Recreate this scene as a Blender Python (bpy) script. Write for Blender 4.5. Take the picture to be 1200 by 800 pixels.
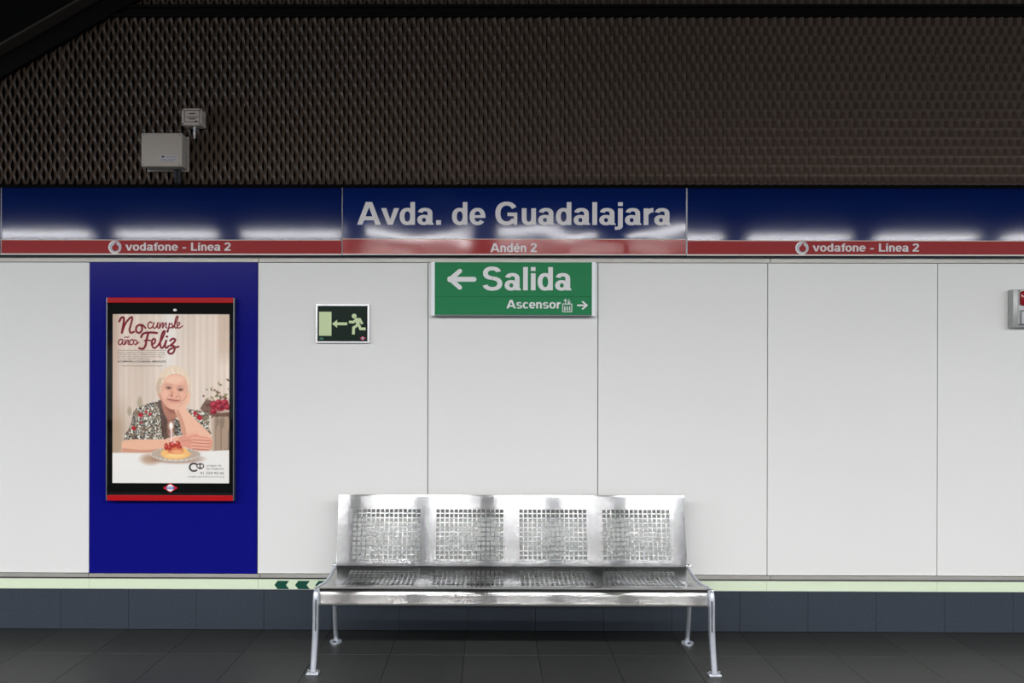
import bpy, bmesh, math, random
import numpy as np
from mathutils import Matrix, Vector, Euler

S = bpy.context.scene
COL = S.collection
for o in list(bpy.data.objects):
    bpy.data.objects.remove(o)
random.seed(7)
rng = np.random.default_rng(11)

# ---------------------------------------------------------------- camera
F_PX = 933.0                       # 28 mm on a 36 mm wide frame of 1200 px
PPX, PPY = 573.0, 438.0            # principal point (the frame is shifted)
CAM = Vector((0.0, -4.68, 1.505))
ROT = Matrix.Rotation(0.0060, 4, 'Z') @ Matrix.Rotation(math.pi / 2, 4, 'X') @ Matrix.Rotation(0.0022, 4, 'Z')
cd = bpy.data.cameras.new('camera')
cd.sensor_width = 36.0
cd.lens = 36.0 * F_PX / 1200.0
cd.shift_x = (600 - PPX) / 1200.0
cd.shift_y = (PPY - 400) / 1200.0
cd.clip_start = 0.05
cam = bpy.data.objects.new('camera', cd)
cam.matrix_world = Matrix.Translation(CAM) @ ROT
COL.objects.link(cam)
S.camera = cam

# ---------------------------------------------------------------- world, exposure
W = bpy.data.worlds.new('world')
S.world = W
W.use_nodes = True
W.node_tree.nodes['Background'].inputs[0].default_value = (0.74, 0.88, 1.0, 1)
W.node_tree.nodes['Background'].inputs[1].default_value = 3.0
S.view_settings.view_transform = 'Standard'
S.view_settings.look = 'None'
S.view_settings.exposure = 0.0
S.view_settings.gamma = 1.0
S.view_settings.use_curve_mapping = False
LAMP_STRENGTH = 102.0
FAR_LAMP_STRENGTH = 60.0


def at(px, py, y):
    """Point on the plane at depth y that the photograph shows at (px, py)."""
    v = ROT.to_3x3() @ Vector(((px - PPX) / F_PX, -(py - PPY) / F_PX, -1.0))
    t = (y - CAM.y) / v.y
    return CAM + v * t


def PX(px, y=0.0, py=450):
    return at(px, py, y).x


def PZ(py, y=0.0, px=600):
    return at(px, py, y).z


# ---------------------------------------------------------------- materials
def lin(c):
    r = []
    for v in c[:3]:
        v = v / 255.0
        r.append(v / 12.92 if v <= 0.04045 else ((v + 0.055) / 1.055) ** 2.4)
    return (*r, 1.0)


def mat(name, rgb, rough=0.5, metal=0.0, spec=0.5, var=0.06, vscale=6.0, bump=0.0, bscale=60.0,
        wave=0.0, wscale=2.0, emit=0.0, coat=0.0, stretch=None, rvar=0.0):
    m = bpy.data.materials.new(name)
    m.use_nodes = True
    nt = m.node_tree
    N, L = nt.nodes, nt.links
    b = N['Principled BSDF']
    b.inputs['Roughness'].default_value = rough
    b.inputs['Metallic'].default_value = metal
    b.inputs['Specular IOR Level'].default_value = spec
    b.inputs['Coat Weight'].default_value = coat
    b.inputs['Coat Roughness'].default_value = 0.06
    c = lin(rgb)
    tc = N.new('ShaderNodeTexCoord')
    mp = N.new('ShaderNodeMapping')
    L.new(tc.outputs['Object'], mp.inputs[0])
    if stretch:
        mp.inputs['Scale'].default_value = stretch
    nz = N.new('ShaderNodeTexNoise')
    nz.inputs['Scale'].default_value = vscale
    nz.inputs['Detail'].default_value = 5
    L.new(mp.outputs[0], nz.inputs['Vector'])
    mx = N.new('ShaderNodeMix')
    mx.data_type = 'RGBA'
    mx.inputs[6].default_value = tuple(min(1, v * (1 - var)) for v in c[:3]) + (1,)
    mx.inputs[7].default_value = tuple(min(1, v * (1 + var)) for v in c[:3]) + (1,)
    L.new(nz.outputs['Fac'], mx.inputs[0])
    L.new(mx.outputs[2], b.inputs['Base Color'])
    if rvar:
        mr = N.new('ShaderNodeMapRange')
        mr.inputs['To Min'].default_value = max(0.02, rough - rvar)
        mr.inputs['To Max'].default_value = rough + rvar
        L.new(nz.outputs['Fac'], mr.inputs['Value'])
        L.new(mr.outputs[0], b.inputs['Roughness'])
    last = None
    if bump:
        n2 = N.new('ShaderNodeTexNoise')
        n2.inputs['Scale'].default_value = bscale
        n2.inputs['Detail'].default_value = 2
        L.new(mp.outputs[0], n2.inputs['Vector'])
        bp = N.new('ShaderNodeBump')
        bp.inputs['Strength'].default_value = 1.0
        bp.inputs['Distance'].default_value = bump
        L.new(n2.outputs['Fac'], bp.inputs['Height'])
        last = bp
    if wave:
        n3 = N.new('ShaderNodeTexNoise')
        n3.inputs['Scale'].default_value = wscale
        n3.inputs['Detail'].default_value = 1
        L.new(tc.outputs['Object'], n3.inputs['Vector'])
        b3 = N.new('ShaderNodeBump')
        b3.inputs['Distance'].default_value = wave
        L.new(n3.outputs['Fac'], b3.inputs['Height'])
        if last:
            L.new(last.outputs[0], b3.inputs['Normal'])
        last = b3
    if last:
        L.new(last.outputs[0], b.inputs['Normal'])
    if emit:
        b.inputs['Emission Color'].default_value = c
        b.inputs['Emission Strength'].default_value = emit
    return m


def brushed(name, rgb, rough, aniso, streak=(2.0, 60.0, 60.0), const_tangent=None):
    m = mat(name, rgb, rough, metal=1.0, var=0.10, vscale=5.0, bump=0.0)
    nt = m.node_tree
    N, L = nt.nodes, nt.links
    b = N['Principled BSDF']
    b.inputs['Anisotropic'].default_value = aniso
    if const_tangent:
        t = N.new('ShaderNodeCombineXYZ')
        for i in range(3):
            t.inputs[i].default_value = const_tangent[i]
    else:
        t = N.new('ShaderNodeTangent')
        t.direction_type = 'UV_MAP'
        t.uv_map = 'UVMap'
    L.new(t.outputs[0], b.inputs['Tangent'])
    tc = N.new('ShaderNodeTexCoord')
    mp = N.new('ShaderNodeMapping')
    mp.inputs['Scale'].default_value = streak
    L.new(tc.outputs['Object'], mp.inputs[0])
    nz = N.new('ShaderNodeTexNoise')
    nz.inputs['Scale'].default_value = 6.0
    nz.inputs['Detail'].default_value = 4
    L.new(mp.outputs[0], nz.inputs['Vector'])
    mr = N.new('ShaderNodeMapRange')
    mr.inputs['To Min'].default_value = rough - 0.012
    mr.inputs['To Max'].default_value = rough + 0.012
    L.new(nz.outputs['Fac'], mr.inputs['Value'])
    L.new(mr.outputs[0], b.inputs['Roughness'])
    return m


M = {}
M['panel'] = mat('enamel_white', (229, 229, 226), 0.42, spec=0.35, var=0.03, vscale=1.2, bump=0.0002, bscale=25)
M['blue_panel'] = mat('blue_film', (16, 18, 122), 0.20, spec=0.06, var=0.06, bump=0.0004, bscale=180)
M['mesh'] = mat('brown_paint', (82, 68, 58), 0.40, spec=0.36, var=0.22, vscale=40, bump=0.0006, bscale=120)
M['black'] = mat('black_paint', (7, 7, 8), 0.5, spec=0.12, var=0.2)
M['void'] = mat('dark_backing', (9, 9, 9), 0.9, spec=0.1, var=0.2)
M['tile'] = mat('charcoal_tile', (50, 51, 50), 0.46, spec=0.32, var=0.18, vscale=18, bump=0.0008, bscale=110, rvar=0.06)
M['tile2'] = mat('charcoal_tile_b', (47, 48, 47), 0.44, spec=0.32, var=0.2, vscale=16, bump=0.0008, bscale=110, rvar=0.06)
M['grout'] = mat('floor_grout', (40, 40, 39), 0.8, var=0.2)
M['skirt'] = mat('slate_skirting', (54, 61, 70), 0.62, spec=0.2, var=0.22, vscale=70, bump=0.0006, bscale=130)
M['glow'] = mat('photoluminescent_strip', (220, 234, 204), 0.42, spec=0.4, var=0.03)
M['arrow_green'] = mat('dark_green_print', (0, 72, 56), 0.4, var=0.05)
M['steel_rail'] = brushed('rail_steel', (186, 184, 178), 0.42, 0.85, const_tangent=(0, 0, 1))
M['band_blue'] = mat('band_blue', (1, 25, 82), 0.08, spec=0.2, var=0.04, bump=0.000024, bscale=150, wave=0.0003, wscale=1.0)
M['name_blue'] = mat('name_blue', (2, 29, 90), 0.08, spec=0.22, var=0.05, bump=0.00003, bscale=150, wave=0.006, wscale=2.2)
M['band_red'] = mat('band_red', (154, 48, 50), 0.6, spec=0.2, var=0.06, vscale=90)
M['name_red'] = mat('name_red', (152, 20, 24), 0.085, spec=0.22, var=0.04, bump=0.00003, bscale=150, wave=0.006, wscale=2.2)
M['edge_white'] = mat('edge_line', (222, 212, 198), 0.4, var=0.03)
M['letter'] = mat('letter_white', (212, 208, 208), 0.42, spec=0.4, var=0.03)
M['letter_pure'] = mat('letter_bright', (228, 228, 228), 0.45, spec=0.3, var=0.02)
M['logo_grey'] = mat('logo_grey', (176, 176, 184), 0.35, spec=0.5, var=0.06)
M['logo_white'] = mat('logo_white', (226, 224, 226), 0.35, spec=0.5, var=0.03)
M['sign_green'] = mat('sign_green', (36, 128, 80), 0.45, spec=0.12, var=0.04, vscale=60)
M['sign_cap'] = mat('sign_cap', (236, 240, 244), 0.35, spec=0.5, var=0.02)
M['alu'] = mat('aluminium_frame', (214, 214, 216), 0.35, metal=0.9, var=0.05)
M['grey_alu'] = mat('grey_aluminium', (120, 122, 126), 0.4, metal=0.8, var=0.06)
M['exit_dark'] = mat('exit_dark_green', (4, 30, 20), 0.4, spec=0.15, var=0.05)
M['exit_lime'] = mat('exit_pale_green', (206, 222, 172), 0.4, spec=0.3, var=0.03)
M['case_red'] = mat('case_red', (176, 16, 24), 0.42, spec=0.15, var=0.04)
M['case_black'] = mat('case_black', (4, 4, 5), 0.5, spec=0.1, var=0.1)
M['case_side'] = mat('case_side', (70, 74, 84), 0.4, metal=0.6, var=0.06)
M['box'] = mat('beige_box', (172, 163, 153), 0.6, spec=0.35, var=0.08, vscale=200)
M['box_pale'] = mat('pale_box', (180, 169, 161), 0.6, spec=0.35, var=0.06)
M['label_white'] = mat('label_white', (172, 170, 175), 0.5, var=0.03)
M['ink'] = mat('ink_black', (22, 20, 24), 0.6, var=0.05)
M['ink_grey'] = mat('ink_grey', (92, 84, 92), 0.6, var=0.05)
M['ink_red'] = mat('ink_maroon', (116, 28, 40), 0.6, var=0.06)
M['cable'] = mat('dark_conduit', (26, 31, 38), 0.6, var=0.1)
M['metro_red'] = mat('emblem_red', (206, 22, 40), 0.35, var=0.04)
M['metro_blue'] = mat('emblem_blue', (40, 80, 176), 0.35, var=0.04)
M['metro_white'] = mat('emblem_white', (235, 235, 238), 0.35, var=0.02)
M['alarm_grey'] = mat('alarm_grey', (172, 174, 172), 0.42, metal=0.4, var=0.05)
M['alarm_red'] = mat('alarm_red', (150, 8, 26), 0.15, spec=0.6, var=0.08, coat=0.4)
M['alarm_light'] = mat('alarm_button', (196, 198, 198), 0.4, var=0.04)
M['bench'] = brushed('bench_steel', (190, 190, 188), 0.14, 1.0)
M['bench_back'] = brushed('bench_back_steel', (187, 189, 191), 0.135, 1.0, const_tangent=(0, 0.2, 1))
M['leg'] = mat('leg_steel', (214, 218, 226), 0.40, metal=0.7, var=0.12, vscale=30)
M['chrome'] = mat('bolt_chrome', (225, 225, 228), 0.15, metal=1.0, var=0.03)
M['pillar'] = mat('dark_pillar', (30, 32, 40), 0.6, var=0.1)
M['far_wall'] = mat('far_wall_white', (120, 124, 128), 0.5, var=0.04)
M['lamp'] = mat('tube_light', (250, 250, 252), 0.5, emit=LAMP_STRENGTH, var=0.0)
M['lamp_far'] = mat('tube_light_far', (252, 249, 246), 0.5, emit=FAR_LAMP_STRENGTH, var=0.0)
M['housing'] = mat('lamp_housing', (210, 210, 210), 0.5, var=0.04)
M['ceiling'] = mat('ceiling_dark', (26, 25, 25), 0.8, spec=0.2, var=0.2)
M['ballast'] = mat('track_ballast', (70, 66, 62), 0.9, var=0.3, vscale=9)


def glass_mat():
    m = bpy.data.materials.new('pane_glass')
    m.use_nodes = True
    nt = m.node_tree
    N, L = nt.nodes, nt.links
    N.remove(N['Principled BSDF'])
    tr = N.new('ShaderNodeBsdfTransparent')
    tr.inputs[0].default_value = (0.97, 0.98, 0.97, 1)
    gl = N.new('ShaderNodeBsdfGlossy')
    gl.inputs['Roughness'].default_value = 0.02
    fr = N.new('ShaderNodeFresnel')
    fr.inputs['IOR'].default_value = 1.5
    nz = N.new('ShaderNodeTexNoise')
    nz.inputs['Scale'].default_value = 1.5
    bp = N.new('ShaderNodeBump')
    bp.inputs['Distance'].default_value = 0.0006
    L.new(nz.outputs['Fac'], bp.inputs['Height'])
    L.new(bp.outputs[0], gl.inputs['Normal'])
    mx = N.new('ShaderNodeMixShader')
    L.new(fr.outputs[0], mx.inputs[0])
    L.new(tr.outputs[0], mx.inputs[1])
    L.new(gl.outputs[0], mx.inputs[2])
    L.new(mx.outputs[0], N['Material Output'].inputs['Surface'])
    return m


M['glass'] = glass_mat()


# ---------------------------------------------------------------- mesh builder
class MB:
    def __init__(self):
        self.v, self.f, self.smooth = [], [], False

    def add(self, vs, fs):
        n = len(self.v)
        self.v += [tuple(p) for p in vs]
        self.f += [tuple(i + n for i in q) for q in fs]
        return self

    def box(self, x0, x1, y0, y1, z0, z1, bev=0.0):
        if bev <= 0:
            vs = [(x, y, z) for x in (x0, x1) for y in (y0, y1) for z in (z0, z1)]
            fs = [(0, 1, 3, 2), (4, 6, 7, 5), (0, 4, 5, 1), (2, 3, 7, 6), (0, 2, 6, 4), (1, 5, 7, 3)]
            return self.add(vs, fs)
        bm = bmesh.new()
        bmesh.ops.create_cube(bm, size=1.0)
        for p in bm.verts:
            p.co = ((x0 + x1) / 2 + p.co.x * (x1 - x0), (y0 + y1) / 2 + p.co.y * (y1 - y0),
                    (z0 + z1) / 2 + p.co.z * (z1 - z0))
        bmesh.ops.bevel(bm, geom=list(bm.edges), offset=bev, segments=2, affect='EDGES', profile=0.5)
        bm.verts.index_update()
        self.add([p.co[:] for p in bm.verts], [[q.index for q in f.verts] for f in bm.faces])
        bm.free()
        return self

    def prism(self, poly, y0, y1):
        """Convex polygon in x-z extruded from y0 (front) to y1 (back)."""
        n = len(poly)
        vs = [(x, y0, z) for x, z in poly] + [(x, y1, z) for x, z in poly]
        fs = [tuple(range(n)), tuple(range(2 * n - 1, n - 1, -1))]
        fs += [(i, i + n, (i + 1) % n + n, (i + 1) % n) for i in range(n)]
        return self.add(vs, fs)

    def ring(self, cx, cz, rx, rz, wx, wz, a0, a1, y0, y1, n=20, e=1.0):
        """Sector of an elliptic ring in the x-z plane, extruded in y."""
        full = abs(a1 - a0) >= 359.9
        cnt = n if full else n + 1
        pts = []
        for i in range(cnt):
            a = math.radians(a0 + (a1 - a0) * i / n)
            c, s = math.cos(a), math.sin(a)
            cc = math.copysign(abs(c) ** e, c)
            ss = math.copysign(abs(s) ** e, s)
            pts.append(((cx + rx * cc, cz + rz * ss), (cx + (rx - wx) * cc, cz + (rz - wz) * ss)))
        for i in range(n):
            (a, b), (c, d) = pts[i], pts[(i + 1) % cnt]
            vs = [(p[0], y, p[1]) for y in (y0, y1) for p in (a, c, d, b)]
            self.add(vs, [(0, 1, 2, 3), (7, 6, 5, 4), (0, 4, 5, 1), (2, 6, 7, 3)])
        return self

    def disc(self, cx, cz, rx, rz, y0, y1, n=20):
        return self.prism([(cx + rx * math.cos(2 * math.pi * i / n), cz + rz * math.sin(2 * math.pi * i / n))
                           for i in range(n)], y0, y1)

    def line(self, p, q, w, y0, y1, caps=False):
        dx, dz = q[0] - p[0], q[1] - p[1]
        l = math.hypot(dx, dz)
        nx, nz = -dz / l * w / 2, dx / l * w / 2
        self.prism([(p[0] + nx, p[1] + nz), (q[0] + nx, q[1] + nz), (q[0] - nx, q[1] - nz), (p[0] - nx, p[1] - nz)], y0, y1)
        if caps:
            for k, c in enumerate((p, q)):
                self.disc(c[0], c[1], w / 2, w / 2, y0 + 0.00006 * (k + 1), y1, 14)
        return self

    def tube(self, path, r, n=12, flat=1.0):
        """Round tube along a list of 3-D points."""
        rings = []
        P = [Vector(p) for p in path]
        for i, p in enumerate(P):
            t = (P[min(i + 1, len(P) - 1)] - P[max(i - 1, 0)]).normalized()
            a = Vector((1, 0, 0)) if abs(t.x) < 0.9 else Vector((0, 1, 0))
            u = t.cross(a).normalized()
            w = t.cross(u).normalized()
            rr = r[i] if isinstance(r, (list, tuple)) else r
            rings.append([(p + u * rr * math.cos(2 * math.pi * k / n) * flat + w * rr * math.sin(2 * math.pi * k / n))[:] for k in range(n)])
        vs = [v for q in rings for v in q]
        fs = []
        for i in range(len(P) - 1):
            for k in range(n):
                a, b = i * n + k, i * n + (k + 1) % n
                fs.append((a, b, b + n, a + n))
        fs.append(tuple(range(n - 1, -1, -1)))
        fs.append(tuple(range(len(vs) - n, len(vs))))
        return self.add(vs, fs)

    def bar(self, path, wx, h):
        """Flat bar: a path of (x, y, z) in a near-constant x plane, wx wide in x, h thick across the path."""
        rings = []
        P = [Vector(p) for p in path]
        for i, p in enumerate(P):
            t = (P[min(i + 1, len(P) - 1)] - P[max(i - 1, 0)])
            t.x = 0
            t.normalize()
            nrm = Vector((0, -t.z, t.y))
            hh = h[i] if isinstance(h, (list, tuple)) else h
            ww = wx[i] if isinstance(wx, (list, tuple)) else wx
            b = min(ww, hh) * 0.25
            prof = [(-ww / 2 + b, -hh / 2), (ww / 2 - b, -hh / 2), (ww / 2, -hh / 2 + b), (ww / 2, hh / 2 - b),
                    (ww / 2 - b, hh / 2), (-ww / 2 + b, hh / 2), (-ww / 2, hh / 2 - b), (-ww / 2, -hh / 2 + b)]
            rings.append([(p + Vector((a, 0, 0)) + nrm * c)[:] for a, c in prof])
        n = 8
        vs = [v for q in rings for v in q]
        fs = []
        for i in range(len(P) - 1):
            for k in range(n):
                a, b = i * n + k, i * n + (k + 1) % n
                fs.append((a, b, b + n, a + n))
        fs.append(tuple(range(n - 1, -1, -1)))
        fs.append(tuple(range(len(vs) - n, len(vs))))
        return self.add(vs, fs)

    def build(self, name, material, parent=None, smooth=False, recalc=True):
        me = bpy.data.meshes.new(name)
        off = world_loc(parent)
        me.from_pydata([(x - off.x, y - off.y, z - off.z) for x, y, z in self.v], [], self.f)
        if recalc:
            bm = bmesh.new()
            bm.from_mesh(me)
            bmesh.ops.recalc_face_normals(bm, faces=bm.faces)
            bm.to_mesh(me)
            bm.free()
        me.materials.append(material)
        if smooth:
            for p in me.polygons:
                p.use_smooth = True
            me.set_sharp_from_angle(angle=math.radians(38))
        o = bpy.data.objects.new(name, me)
        COL.objects.link(o)
        if parent:
            o.parent = parent
        return o


def world_loc(o):
    v = Vector((0, 0, 0))
    while o is not None:
        v = v + o.location
        o = o.parent
    return v


def thing(name, label, cat, loc=(0, 0, 0), group=None):
    o = bpy.data.objects.new(name, None)
    o.empty_display_size = 0.1
    o.location = loc
    COL.objects.link(o)
    o['label'] = label
    o['category'] = cat
    if group:
        o['group'] = group
    return o


def structure(o, label=None):
    o['kind'] = 'structure'
    if label:
        o['label'] = label
    return o


def empty_structure(name, label=None):
    o = bpy.data.objects.new(name, None)
    o.empty_display_size = 0.1
    COL.objects.link(o)
    return structure(o, label)


def copy_obj(o, parent, loc, name=None):
    c = o.copy()
    c.location = loc
    c.parent = parent
    COL.objects.link(c)
    return c


# ---------------------------------------------------------------- lettering: a bold grotesque drawn from rings and bars
# units: cap height 1.  R rect, E elliptic ring sector, P convex polygon
ws, wt = 0.195, 0.150


def _e(cx, cy, rx, ry, a0, a1, sx=None, st=None):
    return ('E', cx, cy, rx, ry, sx or ws, st or wt, a0, a1)


ACUTE = lambda x: [('P', [(x - 0.07, .80), (x + 0.08, .80), (x + 0.24, 1.0), (x + 0.04, 1.0)])]
GL = {
    'A': (0.99, [('P', [(0, 0), (.22, 0), (.49, .77), (.49, 1), (.36, 1)]), ('P', [(.98, 0), (.62, 1), (.49, 1), (.49, .77), (.76, 0)]), ('R', .2, .20, .78, .365)]),
    'v': (0.74, [('P', [(0, .73), (.21, .73), (.37, .23), (.37, 0), (.265, 0)]), ('P', [(.74, .73), (.475, 0), (.37, 0), (.37, .23), (.53, .73)])]),
    'a': (0.73, [_e(.345, .505, .30, .24, 0, 168, ws, .145), ('R', .45, .06, .645, .51), ('P', [(.45, .10), (.475, 0), (.70, 0), (.70, .05), (.645, .10)]), _e(.30, .212, .275, .227, 0, 360, ws, .135)]),
    'd': (0.72, [_e(.335, .365, .315, .38, 0, 360), ('R', .46, 0, .65, 1)]),
    'e': (0.69, [_e(.345, .365, .325, .38, 0, 324), ('R', .12, .305, .67, .425)]),
    'G': (1.07, [_e(.51, .5, .465, .52, 32, 325, .21, .17), ('R', .54, .385, .945, .54), ('R', .80, 0, .945, .45)]),
    'u': (0.71, [('R', .06, .26, .255, .73), _e(.35, .27, .29, .285, 180, 360), ('R', .45, 0, .64, .73)]),
    'l': (0.32, [('R', .06, 0, .255, 1)]),
    'i': (0.32, [('R', .06, 0, .255, .73), ('R', .06, .835, .255, 1)]),
    'í': (0.32, [('R', .06, 0, .255, .73)] + ACUTE(.10)),
    'j': (0.32, [('R', .06, -.06, .255, .73), ('R', .06, .835, .255, 1), _e(-.01, -.05, .265, .165, 270, 360, .195, .135), ('R', -.07, -.215, 0, -.08)]),
    'r': (0.47, [('R', .06, 0, .255, .73), _e(.46, .36, .40, .385, 90, 158, .195, .19)]),
    'n': (0.71, [('R', .06, 0, .255, .73), _e(.35, .46, .295, .285, 0, 180), ('R', .45, 0, .645, .47)]),
    '.': (0.36, [('R', .07, 0, .27, .2)]),
    'o': (0.73, [_e(.36, .365, .335, .38, 0, 360)]),
    'c': (0.66, [_e(.345, .365, .325, .38, 40, 320)]),
    's': (0.67, [_e(.325, .525, .28, .22, 22, 270, .175, .135), _e(.335, .205, .305, .22, -160, 90, .175, .135)]),
    'S': (0.94, [_e(.445, .735, .375, .285, 15, 270, .20, .16), _e(.455, .285, .41, .305, -165, 90, .20, .16)]),
    '2': (0.77, [_e(.36, .70, .33, .305, -25, 170, .20, .16), ('L', .565, .60, .13, .10, .20), ('R', .03, 0, .69, .17)]),
    'f': (0.42, [('R', .12, 0, .315, .76), _e(.41, .745, .29, .26, 90, 180, .195, .14), ('R', .40, .865, .455, 1.005), ('R', 0, .60, .44, .73)]),
    'L': (0.76, [('R', .08, 0, .29, 1), ('R', .08, 0, .72, .17)]),
    '-': (0.43, [('R', .05, .27, .38, .42)]),
}
GL['é'] = (GL['e'][0], GL['e'][1] + ACUTE(.33))


def lettering(name, text, x0, x1, z0, cap, y, material, parent, depth=0.002, space=0.34):
    """Lettering fitted between x0 and x1 on the baseline z0 with the given cap height, one object per word; y is the plane it is stuck on."""
    prims, cur, word = [], 0.0, 0
    lo, hi = 1e9, -1e9
    for ch in text:
        if ch == ' ':
            cur += space
            word += 1
            continue
        adv, gl = GL[ch]
        for g in gl:
            q = ('P', [(g[1], g[2]), (g[3], g[2]), (g[3], g[4]), (g[1], g[4])]) if g[0] == 'R' else g
            if q[0] == 'P':
                pts = [(cur + a, b) for a, b in q[1]]
                lo = min(lo, min(p[0] for p in pts)); hi = max(hi, max(p[0] for p in pts))
                prims.append((word, 'P', pts))
            elif q[0] == 'L':
                prims.append((word, 'L', cur + q[1], q[2], cur + q[3], q[4], q[5]))
            else:
                lo = min(lo, cur + q[1] - q[3]) if q[7] < 180 < q[8] else lo
                hi = max(hi, cur + q[1] + q[3]) if (q[7] <= 0 <= q[8] or q[8] >= 360) else hi
                prims.append((word, 'E', cur + q[1]) + tuple(q[2:]))
        cur += adv
    k = (x1 - x0) / (hi - lo)
    X = lambda a: x0 + (a - lo) * k
    Z = lambda b: z0 + b * cap
    for w in range(word + 1):
        m = MB()
        for i, p in enumerate(prims):
            if p[0] != w:
                continue
            p = p[1:]
            yf = y - depth - (i % 7) * 0.00012
            if p[0] == 'P':
                m.prism([(X(a), Z(b)) for a, b in p[1]], yf, y)
            elif p[0] == 'L':
                m.line((X(p[1]), Z(p[2])), (X(p[3]), Z(p[4])), p[5] * (k + cap) / 2, yf, y)
            else:
                _, cx, cy, rx, ry, sx, st, a0, a1 = p
                m.ring(X(cx), Z(cy), rx * k, ry * cap, sx * k, st * cap, a0, a1, yf, y, 24, 0.90)
        m.build(name, material, parent)


def small_text(name, text, x0, x1, z0, cap, y, material, parent, bold=0.0, shear=0.0):
    cu = bpy.data.curves.new(name, 'FONT')
    cu.body = text
    cu.offset = bold
    cu.shear = shear
    cu.resolution_u = 2
    o = bpy.data.objects.new(name, cu)
    COL.objects.link(o)
    dg = bpy.context.evaluated_depsgraph_get()
    me = bpy.data.meshes.new_from_object(o.evaluated_get(dg))
    bpy.data.objects.remove(o)
    n = len(me.vertices)
    co = np.empty(n * 3, np.float32)
    me.vertices.foreach_get('co', co)
    co = co.reshape(-1, 3)
    kx = (x1 - x0) / (co[:, 0].max() - co[:, 0].min())
    kz = cap / 0.70
    off = world_loc(parent)
    out = np.empty_like(co)
    out[:, 0] = x0 + (co[:, 0] - co[:, 0].min()) * kx - off.x
    out[:, 1] = y - off.y
    out[:, 2] = z0 + co[:, 1] * kz - off.z
    me.vertices.foreach_set('co', out.ravel())
    me.update()
    me.materials.clear()
    me.materials.append(material)
    o = bpy.data.objects.new(name, me)
    COL.objects.link(o)
    o.parent = parent
    return o


# ================================================================ STRUCTURE
XL, XR = -5.2, 5.4                 # how far the wall is built to each side
Z_STRIP0, Z_STRIP1 = PZ(691.2), PZ(678.6)
Z_RAIL0, Z_RAIL1 = PZ(677.6), PZ(672.6)
Z_PAN0, Z_PAN1 = PZ(672.6), PZ(308.0)
Z_TR0, Z_TR1 = PZ(308.0), PZ(301.0)
Y_BAND = -0.062
Z_BAND0, Z_BAND1 = PZ(299.4, Y_BAND), PZ(220.4, Y_BAND)

# floor: slab + tiles
floor = structure(MB().box(XL - 3, XR + 3, -5.5, 0.2, -0.30, -0.011).build('floor', M['grout']), 'dark grey platform floor of square charcoal tiles')
TP = 0.3985
t0 = PX(230, 0.0, 738)
n0 = math.floor((XL - t0) / TP)
n1 = math.ceil((XR - t0) / TP)
tile_proto = {}
for r in range(13):
    y1 = -0.012 - r * (TP) if r else -0.012
    y0 = -0.414 - r * TP
    if r:
        y1 = -0.414 - (r - 1) * TP
    for i in range(n0, n1):
        x = t0 + i * TP
        key = (r == 0, (i * 7 + r * 3 + i * i) % 3 == 0)
        g = 0.0009
        if key not in tile_proto:
            d = y1 - y0
            b = MB().box(g, TP - g, -d + g, -g, -0.0115, 0, 0.0012)
            o = b.build('floor_tile', M['tile2'] if key[1] else M['tile'], floor)
            tile_proto[key] = o
        else:
            o = copy_obj(tile_proto[key], floor, (0, 0, 0))
        o.location = (x, y1, random.uniform(-0.0004, 0.0))

# wall: dark backing, white panels, blue panel, mesh sheets
wall = structure(MB().box(XL - 2, XR + 2, 0.10, 0.35, -0.3, 4.9).build('wall_back', M['void']), 'platform wall with white panels below and brown metal mesh above')
core = MB().box(XL - 2, XR + 2, 0.022, 0.10, 0.0, Z_BAND1).build('panel_backing', M['void'], wall)
seams = [PX(105) - 2.0, PX(105) - 1.0, PX(105), PX(301.9), PX(501.4), PX(700.6), PX(899.5), PX(1098.5), PX(1098.5) + 1.0, PX(1098.5) + 2.0]
for i in range(len(seams) - 1):
    a, b = seams[i], seams[i + 1]
    g = 0.0022
    if i == 2:
        o = MB().box(a + 0.002, b - 0.002, -0.004, 0.022, Z_PAN0, Z_PAN1, 0.001).build('blue_panel', M['blue_panel'], wall)
        o['label'] = 'dark blue panel behind the poster case'
    else:
        MB().box(a + g, b - g, 0.0, 0.022, Z_PAN0, Z_PAN1, 0.0015).build('wall_panel', M['panel'], wall)

# skirting tiles
base = structure(MB().box(XL, XR, 0.004, 0.022, 0, Z_STRIP0).build('baseboard_back', M['grout']), 'slate grey skirting of square tiles below the pale green strip')
sk0 = PX(230, -0.012, 720)
skp = None
for i in range(n0, n1):
    if skp is None:
        skp = MB().box(0.0007, TP - 0.0007, -0.012, 0.004, 0.001, Z_STRIP0 - 0.003, 0.0012).build('skirting_tile', M['skirt'], base)
        o = skp
    else:
        o = copy_obj(skp, base, (0, 0, 0))
    o.location = (sk0 + i * TP, random.uniform(-0.0006, 0.0006), 0)

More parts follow.
